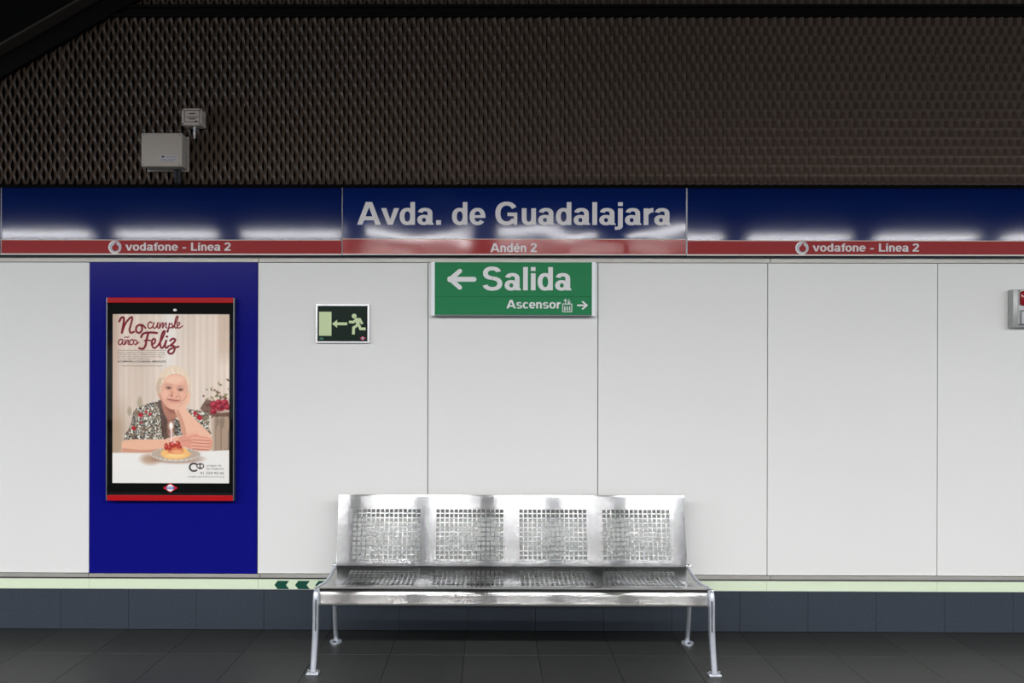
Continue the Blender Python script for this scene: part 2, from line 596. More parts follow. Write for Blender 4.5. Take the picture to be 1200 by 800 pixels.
# steel rails above and below the white panels, pale green strip
rail_top = structure(empty_structure('trim_1', 'brushed steel rail along the top of the white panels'))
joints = [XL, PX(303.3) - 3.0, PX(303.3), PX(901.5), PX(901.5) + 3.0]
for a, b in zip(joints[:-1], joints[1:]):
    m = MB().box(a + 0.0012, b - 0.0012, -0.010, 0.022, Z_TR0 + 0.001, Z_TR1, 0.0015)
    m.build('rail_segment', M['steel_rail'], rail_top)
strip = structure(empty_structure('trim_2', 'pale green photoluminescent guide strip along the foot of the wall'))
sj = [PX(106.3) - 2, PX(106.3) - 1, PX(106.3), PX(303.6), PX(303.6) + 0.998, PX(303.6) + 1.996, PX(898.6), PX(1097.5), PX(1097.5) + 1, PX(1097.5) + 2]
for a, b in zip(sj[:-1], sj[1:]):
    s = MB().box(a + 0.0008, b - 0.0008, -0.009, 0.022, Z_STRIP0 + 0.004, Z_STRIP1 - 0.002).build('strip_segment', M['glow'], strip)
    if abs(a - PX(303.6)) < 0.01:
        for k, px in enumerate((322.0, 346.2, 370.0)):
            x0 = PX(px, -0.01)
            zt, zb = PZ(680.3, -0.01, 340), PZ(690.2, -0.01, 340)
            zm = (zt + zb) / 2
            dx, w = 0.020, 0.068
            ar = MB()
            ar.prism([(x0, zm), (x0 + dx, zt), (x0 + w + dx, zt), (x0 + w, zm)], -0.0098, -0.0088)
            ar.prism([(x0, zm), (x0 + w, zm), (x0 + w + dx, zb), (x0 + dx, zb)], -0.0098, -0.0088)
            ar.build('chevron_arrow', M['arrow_green'], s)
MB().box(XL, XR, -0.011, 0.010, Z_STRIP0, Z_STRIP0 + 0.004).build('strip_edge', M['alu'], strip)
MB().box(XL, XR, -0.011, 0.010, Z_STRIP1 - 0.002, Z_STRIP1 + 0.001).build('strip_edge', M['alu'], strip)
rail_low = structure(empty_structure('trim_3', 'brushed steel rail between the white panels and the pale green strip'))
joints = [XL, PX(105.3), PX(306.3), PX(902.5), PX(902.5) + 3.0]
for a, b in zip(joints[:-1], joints[1:]):
    MB().box(a + 0.001, b - 0.001, -0.014, 0.022, Z_RAIL0 + 0.002, Z_RAIL1 - 0.001, 0.0015).build('rail_segment', M['steel_rail'], rail_low)
MB().box(XL, XR, -0.004, 0.022, Z_STRIP1 + 0.001, Z_RAIL0 + 0.002).build('shadow_gap', M['black'], rail_low)

# expanded metal mesh
QP = 0.0529                        # hole pitch
P = QP / 2
TH = math.radians(28.0)
SWD = 0.0255
HR = 0.0543                        # half row
dx, dy = math.cos(TH), -math.sin(TH)
NX, NY = math.sin(TH), math.cos(TH)


def mesh_sheet(width, z0, z1, zref):
    ns = int(round(width / P))
    r0 = math.floor((z0 - zref) / HR) - 1
    r1 = math.ceil((z1 - zref) / HR) + 1
    bl = 0.0060                    # half bond length
    thk = 0.0032
    V, Fc = [], []
    for j in range(ns):
        ring = []
        for r in range(r0, r1 + 1):
            right = (j + r) % 2 == 0          # bonded with the right-hand neighbour on this row
            cx = (j + 0.5) * P + (0.5 if right else -0.5) * (P - SWD * dx)
            cy = (-0.5 if right else 0.5) * SWD * dy
            z = zref + r * HR
            for zz in (z - bl, z + bl):
                ring.append((cx, cy, min(max(zz, z0), z1)))
        base_i = len(V)
        for cx, cy, z in ring:
            for s, q in ((-1, -1), (1, -1), (1, 1), (-1, 1)):
                V.append((cx + s * SWD / 2 * dx - q * NX * thk / 2 * -1, cy + s * SWD / 2 * dy + q * NY * thk / 2, z))
        for i in range(len(ring) - 1):
            if abs(ring[i + 1][2] - ring[i][2]) < 1e-6:
                continue
            a = base_i + 4 * i
            for k in range(4):
                b = (k + 1) % 4
                Fc.append((a + k, a + b, a + b + 4, a + k + 4))
    m = MB()
    m.v, m.f = V, Fc
    # side edge bars of the sheet
    for xx in (0.0, width):
        m.box(xx - 0.0016, xx + 0.0016, -0.001, 0.009, z0, z1)
    return m


ZM0 = PZ(216.2)
ZREF = PZ(205.3)
Z_H0, Z_H1 = PZ(21.0), PZ(7.5)
pitch = 110 * P
xs0 = PX(71.0)
low = mesh_sheet(pitch - 0.006, ZM0, Z_H0 + 0.01, ZREF).build('mesh_panel', M['mesh'], wall)
upp = mesh_sheet(pitch - 0.006, Z_H1 - 0.01, 4.35, ZREF + 0.02).build('mesh_panel', M['mesh'], wall)
for k in range(-1, 3):
    for src in (low, upp):
        if k == -1:
            o = src
        else:
            o = copy_obj(src, wall, (0, 0, 0))
        o.location = (xs0 + k * pitch + 0.003, 0.0, 0)
lip = structure(MB().box(XL - 2, XR + 2, -0.045, 0.10, Z_BAND1, ZM0 - 0.010, 0.004).build('trim_4', M['void']), 'black ledge between the metal mesh and the blue sign band')
hrail = empty_structure('trim_5', 'black horizontal channel across the metal mesh near the top')
MB().box(XL - 2, XR + 2, -0.030, 0.10, Z_H0, Z_H0 + 0.018, 0.003).build('channel_flange', M['black'], hrail)
MB().box(XL - 2, XR + 2, -0.030, 0.10, Z_H1 - 0.016, Z_H1, 0.003).build('channel_flange', M['black'], hrail)
MB().box(XL - 2, XR + 2, -0.012, 0.10, Z_H0 + 0.01, Z_H1 - 0.01).build('channel_web', M['black'], hrail)

# sloping beam and dark soffit in the upper left corner
beam = empty_structure('trim_6', 'dark sloping steel beam crossing the mesh in the upper left corner')


def sloped(p, q, ext0, ext1):
    d = (Vector(q) - Vector(p)).normalized()
    return Vector(p) - d * ext0, Vector(q) + d * ext1


yb = -0.035
pa = at(0, 90.8, yb); pb = at(156.8, 1.4, yb)
A = (pa.x, pa.z); B = (pb.x, pb.z)
a0, b0 = sloped(A, B, 2.2, 1.0)
up = Vector((-(b0 - a0).y, (b0 - a0).x)).normalized()
web_h = 0.145
MB().prism([a0[:], b0[:], (b0 + up * web_h)[:], (a0 + up * web_h)[:]], yb, 0.09).build('beam_web', M['black'], beam)
pc = at(0, 66.2, yb); 
c0 = Vector((pc.x, pc.z))
h_f = (c0 - Vector(A)).dot(up)
MB().prism([(a0 + up * h_f)[:], (b0 + up * h_f)[:], (b0 + up * (h_f + 0.012))[:], (a0 + up * (h_f + 0.012))[:]], yb - 0.085, yb).build('beam_flange', mat('beam_brown', (52, 46, 42), 0.5, spec=0.4, var=0.1), beam)
MB().prism([(a0 + up * (h_f + 0.012))[:], (b0 + up * (h_f + 0.012))[:], (b0 + up * (h_f + 1.5))[:], (a0 + up * (h_f + 1.5))[:]], yb - 0.080, yb).build('soffit_board', M['void'], beam)

ceiling = structure(MB().box(-22.2, 22.2, -16.4, 0.35, 4.9, 5.0).build('ceiling', M['ceiling']), 'dark station ceiling')

# the other side of the tracks (seen only in reflections)
structure(MB().box(-22, 22, -13.0, -5.5, -1.3, -1.1).build('track_bed', M['ballast']))
far_floor = structure(MB().box(-22, 22, -16.2, -12.6, -1.3, 0.0).build('floor_opposite', M['grout']))
far = structure(MB().box(-22, 22, -16.4, -16.2, 0.0, 4.9).build('wall_opposite', M['void']))
MB().box(-22, 22, -16.21, -16.17, 0.3, 2.2).build('white_cladding', M['far_wall'], far)
MB().box(-22, 22, -16.2, -16.12, 2.30, 2.62).build('band_blue', M['band_blue'], far)
MB().box(-22, 22, -16.2, -16.115, 2.20, 2.30).build('band_red', M['band_red'], far)
for cx in (-10.0, 0.2, 10.4):
    e = MB()
    e.prism([(cx - 0.55, 1.25), (cx, 0.92), (cx + 0.55, 1.25), (cx, 1.58)], -16.2, -16.19).build('diamond_sign', M['metro_red'], far)
    MB().prism([(cx - 0.36, 1.25), (cx, 1.03), (cx + 0.36, 1.25), (cx, 1.47)], -16.195, -16.185).build('diamond_sign', M['metro_white'], far)
    MB().box(cx - 0.42, cx + 0.42, -16.2, -16.18, 1.18, 1.32).build('diamond_bar', M['metro_blue'], far)
# ---------------------------------------------------------------- lamps
lamp0 = None


ORD = ['first', 'second', 'third', 'fourth', 'fifth', 'sixth', 'seventh', 'eighth', 'ninth', 'tenth', 'eleventh', 'twelfth', 'thirteenth', 'fourteenth', 'fifteenth', 'sixteenth']


def lamp(x, y, z, material, group, label, proto, hw=0.12, dep=0.014):
    if proto is None:
        t = thing('fluorescent_lamp', label, 'lamp', (x, y, z), group)
        MB().box(x - 0.62, x + 0.62, y - hw - 0.012, y + hw + 0.012, z + 0.031, z + 0.09, 0.006).build('housing', M['housing'], t)
        # shallow curved diffuser on the underside
        prof = [(y + hw * math.cos(a), z + 0.03 + dep * math.sin(a)) for a in [math.pi + math.pi * i / 4 for i in range(5)]]
        n = len(prof)
        m = MB()
        m.add([(x - 0.570, p[0], p[1]) for p in prof] + [(x + 0.570, p[0], p[1]) for p in prof],
              [(i, i + 1, i + 1 + n, i + n) for i in range(n - 1)])
        m.build('diffuser', material, t)
        for xx in (x - 0.570, x + 0.570):
            MB().add([(xx, p[0], p[1]) for p in prof], [tuple(range(n))]).build('end_cap', M['housing'], t)
        for s in (-0.45, 0.45):
            MB().tube([(x + s, y, z + 0.09), (x + s, y, 4.9)], 0.008, 8).build('hanging_rod', M['black'], t)
        return t
    t = proto.copy()
    COL.objects.link(t)
    t.location = (x, y, z)
    t['label'] = label
    for ch in list(proto.children):
        c = ch.copy()
        COL.objects.link(c)
        c.parent = t
    return t


LX = [-0.86 - 4.34 + 1.447 * k for k in range(-4, 12)]
structure(MB().box(-22.2, -22.0, -16.4, 0.35, 2.3, 4.9).build('light_blocker_left', M['void']))  # unseen dark screen, added to keep world light out of the band reflections
structure(MB().box(22.0, 22.2, -16.4, 0.35, 2.3, 4.9).build('light_blocker_right', M['void']))  # added counterpart, also left open below so cool world light gets in
pr = None
for k, x in enumerate(LX):
    r = lamp(x, -4.60, 3.075, M['lamp'], 'fluorescent lamps over the near platform edge', 'white fluorescent fitting over the near platform edge, %s from the left end' % ORD[k], pr)
    pr = pr or r
pr = None
for k, x in enumerate(LX):
    r = lamp(x, -12.9, 4.10, M['lamp_far'], 'fluorescent lamps over the far platform', 'white fluorescent fitting over the far platform, %s from the left end' % ORD[k], pr, 0.12, 0.05)
    pr = pr or r

# ================================================================ SIGN BAND
def emblem(cx, cz, w, h, y, parent, name='emblem'):
    """Red diamond with white heart and blue bar that carries the word METRO."""
    e = MB().prism([(cx - w / 2, cz), (cx, cz - h / 2), (cx + w / 2, cz), (cx, cz + h / 2)], y - 0.0012, y).build(name, M['metro_red'], parent)
    return e


def speechmark(cx, cz, r, y, parent):
    """Round grey and white logo with a drop-shaped opening."""
    o = MB().disc(cx, cz, r, r, y - 0.0015, y, 32).build('round_logo', M['logo_grey'], parent)
    MB().ring(cx, cz, r * 0.99, r * 0.99, r * 0.16, r * 0.16, 100, 300, y - 0.0019, y, 20).build('logo_rim', M['logo_white'], o)
    d = MB().disc(cx + r * .08, cz - r * 0.10, r * 0.52, r * 0.50, y - 0.0022, y, 24)
    d.prism([(cx - r * .44, cz - r * .1), (cx - r * .2, cz + r * .2), (cx + r * .02, cz + r * .62), (cx + r * .30, cz + r * .82), (cx + r * .22, cz + r * .35), (cx + r * .2, cz + r * .1)][::1], y - 0.0021, y)
    d.build('logo_drop', M['band_red'], o)
    return o


def line_sign(x0, x1, label, tilt=0.0, content=True, shift=0.0):
    t = thing('line_sign', label, 'sign', ((x0 + x1) / 2, Y_BAND, Z_BAND0), 'blue and red sign band panels beside the station name')
    z_r1 = PZ(282.0, Y_BAND)
    z_r0 = Z_BAND0 + 0.010
    MB().box(x0 + 0.002, x1 - 0.002, Y_BAND, 0.022, Z_BAND0, Z_BAND1, 0.001).build('blue_face', M['band_blue'], t)
    MB().box(x0 + 0.003, x1 - 0.003, Y_BAND - 0.0015, Y_BAND + 0.002, z_r0, z_r1).build('red_stripe', M['band_red'], t)
    MB().box(x0 + 0.002, x1 - 0.002, Y_BAND - 0.0020, Y_BAND + 0.002, z_r1, z_r1 + 0.0035).build('white_line', M['edge_white'], t)
    MB().box(x0 + 0.002, x1 - 0.002, Y_BAND - 0.0040, Y_BAND + 0.002, Z_BAND0 + 0.001, Z_BAND0 + 0.0085).build('bottom_edge', M['edge_white'], t)
    MB().box(x0 + 0.001, x0 + 0.0055, Y_BAND - 0.003, Y_BAND + 0.002, Z_BAND0, Z_BAND1).build('end_edge', M['grey_alu'], t)
    if content:
        yy = Y_BAND - 0.0015
        c = x0 - PX(0.6, Y_BAND)
        zb, zc = PZ(293.6, yy, 200), PZ(284.1, yy, 200)
        speechmark(PX(134.4, yy) + c, (PZ(289.6, yy, 200)), 7.7 / 202, yy, t)
        lettering('lettering', 'vodafone', PX(146.7, yy) + c, PX(208.2, yy) + c, zb, zc - zb, yy, M['letter'], t, 0.0012)
        lettering('lettering', '-', PX(213.5, yy) + c, PX(217.7, yy) + c, zb, zc - zb, yy, M['letter'], t, 0.0012)
        lettering('lettering', 'Línea 2', PX(223.6, yy) + c, PX(270, yy) + c, zb, zc - zb, yy, M['letter'], t, 0.0012)
    t.rotation_euler = (tilt, 0, 0)
    return t


xb = [PX(0.6, Y_BAND), PX(400.4, Y_BAND), PX(804.0, Y_BAND)]
bw = 2.0
line_sign(xb[0], xb[1], 'blue and red sign panel with round logo, left of the station name')
line_sign(xb[2], xb[2] + bw, 'blue and red sign panel with round logo, right of the station name', tilt=-0.0035)
line_sign(xb[0] - bw, xb[0], 'blue and red sign panel cut off at the left edge of the photo', content=False)

# station name panel
x0, x1 = xb[1], xb[2]
t = thing('station_name_sign', 'glossy blue sign with large white station name over a red stripe', 'sign', ((x0 + x1) / 2, Y_BAND, Z_BAND0))
z_r1 = PZ(280.6, Y_BAND)
yn = Y_BAND - 0.003
MB().box(x0 + 0.003, x1 - 0.003, yn, 0.022, Z_BAND0 + 0.002, Z_BAND1, 0.001).build('blue_face', M['name_blue'], t)
MB().box(x0 + 0.004, x1 - 0.004, yn - 0.0010, yn + 0.002, Z_BAND0 + 0.009, z_r1).build('red_stripe', M['name_red'], t)
MB().box(x0 + 0.004, x1 - 0.004, yn - 0.0014, yn + 0.002, z_r1, z_r1 + 0.0035).build('white_line', M['edge_white'], t)
MB().box(x0 + 0.003, x1 - 0.003, yn - 0.003, yn + 0.002, Z_BAND0 + 0.002, Z_BAND0 + 0.009).build('bottom_edge', M['edge_white'], t)
for xx in (x0, x1 - 0.004):
    MB().box(xx, xx + 0.004, yn - 0.003, yn + 0.004, Z_BAND0, Z_BAND1).build('end_edge', M['grey_alu'], t)
zb, zc = PZ(263.4, yn), PZ(236.8, yn)
lettering('station_name', 'Avda. de Guadalajara', PX(418, yn), PX(785.6, yn), zb, zc - zb, yn, M['letter'], t, 0.0012)
zb, zc = PZ(295.3, yn), PZ(284.9, yn)
lettering('platform_number', 'Andén 2', PX(574.2, yn), PX(628.7, yn), zb, zc - zb, yn - 0.001, M['letter_pure'], t, 0.0010)

# ================================================================ EXIT SIGN
ye = -0.055
zt, zb = PZ(307.2, ye), PZ(369.6, ye)
xl, xr = PX(505.0, ye), PX(697.6, ye)
t = thing('exit_sign', 'green exit sign with white arrows hanging below the station name', 'sign', ((xl + xr) / 2, ye, zb))
cap_w = 0.021
zs = PZ(347.4, ye)
MB().box(xl + cap_w, xr - cap_w, ye, 0.0, zs + 0.0006, zt).build('upper_face', M['sign_green'], t)
MB().box(xl + cap_w, xr - cap_w, ye, 0.0, zb + 0.004, zs - 0.0006).build('lower_face', M['sign_green'], t)
MB().box(xl + cap_w, xr - cap_w, ye + 0.003, 0.0, zb, zb + 0.0035).build('bottom_rail', M['grey_alu'], t)
for a in (xl, xr - cap_w):
    MB().box(a, a + cap_w, ye - 0.004, 0.0, zb - 0.001, zt + 0.002, 0.0015).build('end_cap', M['sign_cap'], t)
b, c = PZ(340.0, ye), PZ(312.8, ye)
lettering('exit_word', 'Salida', PX(565.8, ye), PX(669.4, ye), b, c - b, ye, M['letter_pure'], t, 0.0012)
b, c = PZ(361.3, ye), PZ(351.2, ye)
lettering('lift_word', 'Ascensor', PX(593.2, ye), PX(654.4, ye), b, c - b, ye, M['letter_pure'], t, 0.0012)
PT = lambda px, py, y: (PX(px, y), PZ(py, y))
m = MB()
sw = 5.7 / 202
m.line(PT(527.5, 327.2, ye), PT(555.3, 327.2, ye), sw, ye - 0.0012, ye, True)
m.line(PT(526.6, 327.9, ye), PT(538.6, 317.6, ye), sw * .92, ye - 0.0015, ye, True)
m.line(PT(526.6, 326.5, ye), PT(538.6, 336.8, ye), sw * .92, ye - 0.0018, ye, True)
m.build('left_arrow', M['letter_pure'], t)
m = MB()
sw = 1.9 / 202
m.line(PT(677, 357.5, ye), PT(687, 357.5, ye), sw, ye - 0.0012, ye, True)
m.line(PT(687.6, 357.5, ye), PT(682.6, 353.4, ye), sw, ye - 0.0015, ye, True)
m.line(PT(687.6, 357.5, ye), PT(682.6, 361.6, ye), sw, ye - 0.0018, ye, True)
m.build('right_arrow', M['letter_pure'], t)
m = MB()
a, b = PT(659.2, 356.0, ye), PT(669.8, 365.0, ye)
lw = 0.0048
for (p, q) in (((a[0], a[1]), (b[0], a[1])), ((a[0], b[1]), (b[0], b[1])), ((a[0], a[1]), (a[0], b[1])), ((b[0], a[1]), (b[0], b[1]))):
    m.line(p, q, lw, ye - 0.0012, ye, True)
for px in (661.7, 664.5, 667.3):
    p = PT(px, 359.0, ye)
    m.disc(p[0], p[1], 0.0032, 0.0034, ye - 0.0013, ye, 10)
    m.prism([(p[0] - 0.0042, p[1] - 0.005), (p[0] + 0.0042, p[1] - 0.005), (p[0] + 0.0028, p[1] - 0.024), (p[0] - 0.0028, p[1] - 0.024)], ye - 0.0014, ye)
for px, s in ((662.4, 1), (666.6, -1)):
    p, q = PT(px, 350.4, ye), PT(px, 355.2, ye)
    m.line(p, q, 0.0042, ye - 0.0012, ye)
    tip = p if s > 0 else q
    m.line(tip, (tip[0] - 0.008, tip[1] - s * 0.009), 0.004, ye - 0.0013, ye, True)
    m.line(tip, (tip[0] + 0.008, tip[1] - s * 0.009), 0.004, ye - 0.0014, ye, True)
m.build('lift_pictogram', M['letter_pure'], t)

# ================================================================ EMERGENCY EXIT SIGN
yx = -0.016
C7 = lambda cx, cy: PT(360 + cx / 10.0, 340 + cy / 10.0, yx)
a, b = C7(100, 166), C7(727, 622)
t = thing('emergency_exit_sign', 'small dark green sign with running figure and arrow in silver frame', 'sign', ((a[0] + b[0]) / 2, yx, b[1]))
fw = 0.0105
MB().box(a[0] + fw, b[0] - fw, yx, 0.0, b[1] + fw, a[1] - fw).build('face', M['exit_dark'], t)
m = MB()
m.box(a[0], a[0] + fw, yx - 0.005, 0.0, b[1], a[1], 0.001)
m.box(b[0] - fw, b[0], yx - 0.005, 0.0, b[1], a[1], 0.001)
m.box(a[0] + fw, b[0] - fw, yx - 0.0048, 0.0, b[1], b[1] + fw, 0.001)
m.box(a[0] + fw, b[0] - fw, yx - 0.0048, 0.0, a[1] - fw, a[1], 0.001)
m.build('frame', M['alu'], t)
p, q = C7(138, 255), C7(283, 537)
MB().box(p[0], q[0], yx - 0.0008, yx + 0.001, q[1], p[1]).build('door_pictogram', M['exit_lime'], t)
m = MB()
m.prism([C7(290, 397), C7(349, 443), C7(349, 350)], yx - 0.0008, yx)
m.prism([C7(346, 413), C7(468, 413), C7(468, 380), C7(346, 380)], yx - 0.0010, yx)
m.build('arrow_pictogram', M['exit_lime'], t)
m = MB()
c = C7(549, 306)
m.disc(c[0], c[1], 0.0142, 0.0142, yx - 0.0008, yx, 20)
u = 0.1 / 199.4
segs = [((488, 374), (543, 377), 29), ((534, 382), (575, 345), 29), ((572, 342), (620, 342), 26), ((612, 342), (645, 398), 28), ((606, 412), (622, 456), 30), ((612, 455), (684, 455), 31), ((596, 405), (545, 442), 31), ((543, 434), (540, 521), 31)]
for i, (p, q, w) in enumerate(segs):
    m.line(C7(*p), C7(*q), w * u * 1.02, yx - 0.0009 - 0.0001 * i, yx)
m.prism([C7(560, 330), C7(618, 330), C7(615, 360), C7(612, 425), C7(574, 425)][::-1], yx - 0.0019, yx)
m.disc(*C7(541, 440), 15 * u, 15 * u, yx - 0.0020, yx, 12)
m.disc(*C7(541, 378), 14 * u, 14 * u, yx - 0.0021, yx, 12)
m.disc(*C7(619, 344), 13 * u, 13 * u, yx - 0.0022, yx, 12)
m.build('running_figure', M['exit_lime'], t)
p = C7(650, 565)
em = emblem(p[0], p[1], 0.037, 0.024, yx, t)
MB().disc(p[0], p[1], 0.007, 0.007, yx - 0.0018, yx, 12).build('emblem_heart', M['metro_white'], em)
MB().box(p[0] - 0.010, p[0] + 0.010, yx - 0.0022, yx, p[1] - 0.0026, p[1] + 0.0026).build('emblem_bar', M['metro_blue'], em)
p, q = C7(138, 580), C7(188, 560)
MB().prism([(p[0], p[1]), (q[0], p[1]), (q[0], q[1]), (p[0] + 0.006, q[1])], yx - 0.0008, yx).build('maker_mark', mat('mark_green', (40, 120, 88), 0.4), t)

# ================================================================ ADVERTISING CASE
yc = -0.050
fx0, fx1 = PX(124.2, yc), PX(274.4, yc)
fz0, fz1 = PZ(586.8, yc, 200), PZ(348.4, yc, 200)
t = thing('poster_case', 'glazed advertising case with red bars on the blue wall panel', 'poster case', ((fx0 + fx1) / 2, yc, fz0))
MB().box(fx0 + 0.002, fx1 - 0.002, yc + 0.012, -0.004, fz0 + 0.002, fz1 - 0.002, 0.002).build('body', M['case_side'], t)
for a, b in ((fz1 - 0.032, fz1), (fz0, fz0 + 0.033)):
    MB().box(fx0 + 0.006, fx1 - 0.006, yc, yc + 0.02, a, b, 0.003).build('red_bar', M['case_red'], t)
for a in (fx0, fx1 - 0.006):
    MB().box(a, a + 0.006, yc, yc + 0.02, fz0, fz1, 0.0015).build('side_trim', M['grey_alu'], t)
px0, px1 = PX(131.0, yc), PX(268.1, yc)
pz0, pz1 = PZ(566.3, yc, 200), PZ(367.9, yc, 200)
MB().box(fx0 + 0.006, fx1 - 0.006, yc + 0.010, yc + 0.014, fz0 + 0.033, fz1 - 0.032).build('black_border', M['case_black'], t)
MB().box(fx0 + 0.006, fx1 - 0.006, yc + 0.002, yc + 0.005, fz0 + 0.033, fz1 - 0.032).build('glass_pane', M['glass'], t)
lk = PT(204.9, 363.8, yc)
MB().disc(lk[0], lk[1], 0.010, 0.007, yc - 0.003, yc + 0.004, 20).build('lock', M['metro_white'], t)
ec = PT(199.8, 572.8, yc)
em = emblem(ec[0], ec[1], 0.088, 0.054, yc + 0.0015, t)
MB().disc(ec[0], ec[1], 0.020, 0.020, yc - 0.0008, yc + 0.001, 20).build('emblem_heart', M['metro_white'], em)
MB().box(ec[0] - 0.025, ec[0] + 0.025, yc - 0.0016, yc + 0.001, ec[1] - 0.0065, ec[1] + 0.0065).build('emblem_bar', M['metro_blue'], em)
small_text('emblem_word', 'METRO', ec[0] - 0.021, ec[0] + 0.021, ec[1] - 0.004, 0.008, yc - 0.0020, M['metro_white'], em, 0.02)

# ---- the printed poster: a fine grid of vertices that carry the ink colours
GX, GY = 138 * 2, 199 * 2
U0, V0, U1, V1 = 131.0, 367.9, 268.1, 566.3
uu, vv = np.meshgrid(np.linspace(U0, U1, GX), np.linspace(V0, V1, GY))
img = np.zeros((GY, GX, 3))


def noise2(sx, sy, seed):
    r = np.random.default_rng(seed)
    h, w = int((V1 - V0) / sy) + 3, int((U1 - U0) / sx) + 3
    g = r.random((h, w))
    a = (uu - U0) / sx
    b = (vv - V0) / sy
    i, j = a.astype(int), b.astype(int)
    fa, fb = a - i, b - j
    fa = fa * fa * (3 - 2 * fa); fb = fb * fb * (3 - 2 * fb)
    return (g[j, i] * (1 - fa) + g[j, i + 1] * fa) * (1 - fb) + (g[j + 1, i] * (1 - fa) + g[j + 1, i + 1] * fa) * fb


def paint(mask, col, alpha=1.0):
    global img
    a = np.clip(mask * alpha, 0, 1)[..., None]
    img = img * (1 - a) + (np.array(col, float) if not isinstance(col, np.ndarray) else col) * a


def ell(cx, cy, rx, ry, soft=0.6, rot=0.0):
    c, s = math.cos(math.radians(rot)), math.sin(math.radians(rot))
    x, y = uu - cx, vv - cy
    d = np.sqrt(((x * c + y * s) / rx) ** 2 + ((-x * s + y * c) / ry) ** 2)
    return np.clip((1 - d) * min(rx, ry) / soft + 0.5, 0, 1)


def seg_dist(p, q):
    px, py = p; qx, qy = q
    ddx, ddy = qx - px, qy - py
    l2 = ddx * ddx + ddy * ddy + 1e-9
    tt = np.clip(((uu - px) * ddx + (vv - py) * ddy) / l2, 0, 1)
    return np.hypot(uu - px - tt * ddx, vv - py - tt * ddy)


def stroke(pts, w, soft=0.5):
    d = None
    for p, q in zip(pts[:-1], pts[1:]):
        e = seg_dist(p, q)
        d = e if d is None else np.minimum(d, e)
    return np.clip((w / 2 - d) / soft + 0.5, 0, 1)


def smooth_pts(pts, n=6):
    out = []
    k = len(pts)
    for i in range(k - 1):
        p0, p1, p2, p3 = pts[max(i - 1, 0)], pts[i], pts[i + 1], pts[min(i + 2, k - 1)]
        for s in range(n):
            q = s / n
            out.append(tuple(0.5 * (2 * p1[m] + (p2[m] - p0[m]) * q + (2 * p0[m] - 5 * p1[m] + 4 * p2[m] - p3[m]) * q * q + (3 * p1[m] - p0[m] - 3 * p2[m] + p3[m]) * q ** 3) for m in (0, 1)))
    out.append(tuple(pts[-1]))
    return out


def poly(pts, soft=0.7, curve=True):
    if curve:
        pts = smooth_pts(list(pts) + [pts[0]], 4)[:-1]
    ins = np.zeros(uu.shape, bool)
    d = np.full(uu.shape, 1e9)
    k = len(pts)
    for i in range(k):
        x1_, y1_ = pts[i]; x2_, y2_ = pts[i - 1]
        if y1_ != y2_:
            ins ^= ((y1_ > vv) != (y2_ > vv)) & (uu < (x2_ - x1_) * (vv - y1_) / (y2_ - y1_) + x1_)
        d = np.minimum(d, seg_dist(pts[i], pts[i - 1]))
    return np.clip(np.where(ins, d, -d) / soft + 0.5, 0, 1)


K = lambda pts: [(120 + a / 6.67, 420 + b / 6.67) for a, b in pts]      # from a close-up of the picture's middle
k1 = lambda a, b: (120 + a / 6.67, 420 + b / 6.67)

# curtains behind
base_c = np.array([216, 199, 189.])
st = 0.55 * np.sin(uu * 0.9 + 2 * noise2(30, 80, 1)) + 0.8 * (noise2(3.2, 120, 2) - 0.5) * 2 + 0.9 * (noise2(9, 160, 3) - 0.5) * 2
img[:] = base_c
img += (st * 6.5)[..., None] * np.array([1, 0.95, 0.9])
paint(np.exp(-((uu - 197) / 9.0) ** 2) * np.clip((470 - vv) / 60, 0, 1), (226, 222, 222), 0.75)
paint(np.exp(-((uu - 160) / 14.0) ** 2) * np.clip((vv - 380) / 50, 0, 1), (196, 176, 164), 0.55)
paint(np.clip((142 - uu) / 8, 0, 1), (182, 150, 134), 0.6)
paint(np.clip((uu - 252) / 6, 0, 1) * np.clip((430 - vv) / 20, 0, 1), (196, 172, 156), 0.7)
paint(np.clip((vv - 462) / 40, 0, 1) * np.clip((152 - uu) / 12, 0, 1), (168, 142, 120), 0.7)
paint(np.clip((uu - 246) / 6, 0, 1) * np.clip((vv - 470) / 20, 0, 1), (160, 134, 116), 0.85)
paint(np.clip((uu - 250) / 4, 0, 1) * np.clip((vv - 484) / 8, 0, 1) * (noise2(2.2, 14, 5) > 0.5), (120, 104, 92), 0.55)
paint(ell(163, 472, 3, 7, 2), (140, 128, 100), 0.5)
paint(ell(151, 482, 2.5, 5, 2), (130, 116, 92), 0.5)
# flowers on the right
for i in range(70):
    x, y = rng.normal(255, 9), rng.normal(470, 9)
    if x < 234 or y > 492:
        continue
    paint(ell(x, y, rng.uniform(1, 2.6), rng.uniform(0.6, 1.6), 0.8, rng.uniform(0, 180)), [(110, 106, 70), (140, 128, 90), (84, 78, 52), (96, 52, 44)][i % 4], 0.8)
paint(poly(K([(760, 390), (800, 330), (850, 330), (880, 420), (990, 420), (990, 450), (870, 450), (800, 430)])), (92, 58, 48), 0.75)
for x, y, r in ((868, 362, 34), (920, 372, 42), (952, 345, 30), (865, 412, 26), (975, 380, 24), (905, 340, 24)):
    c = k1(x, y)
    paint(ell(c[0], c[1], r / 6.67, r / 7.4, 1.2), (150, 30, 50))
    paint(ell(c[0] - 1, c[1] - 1, r / 13, r / 16, 1), (196, 70, 86), 0.8)
    paint(ell(c[0] + 1.2, c[1] + 1.2, r / 16, r / 20, 1), (104, 14, 34), 0.8)
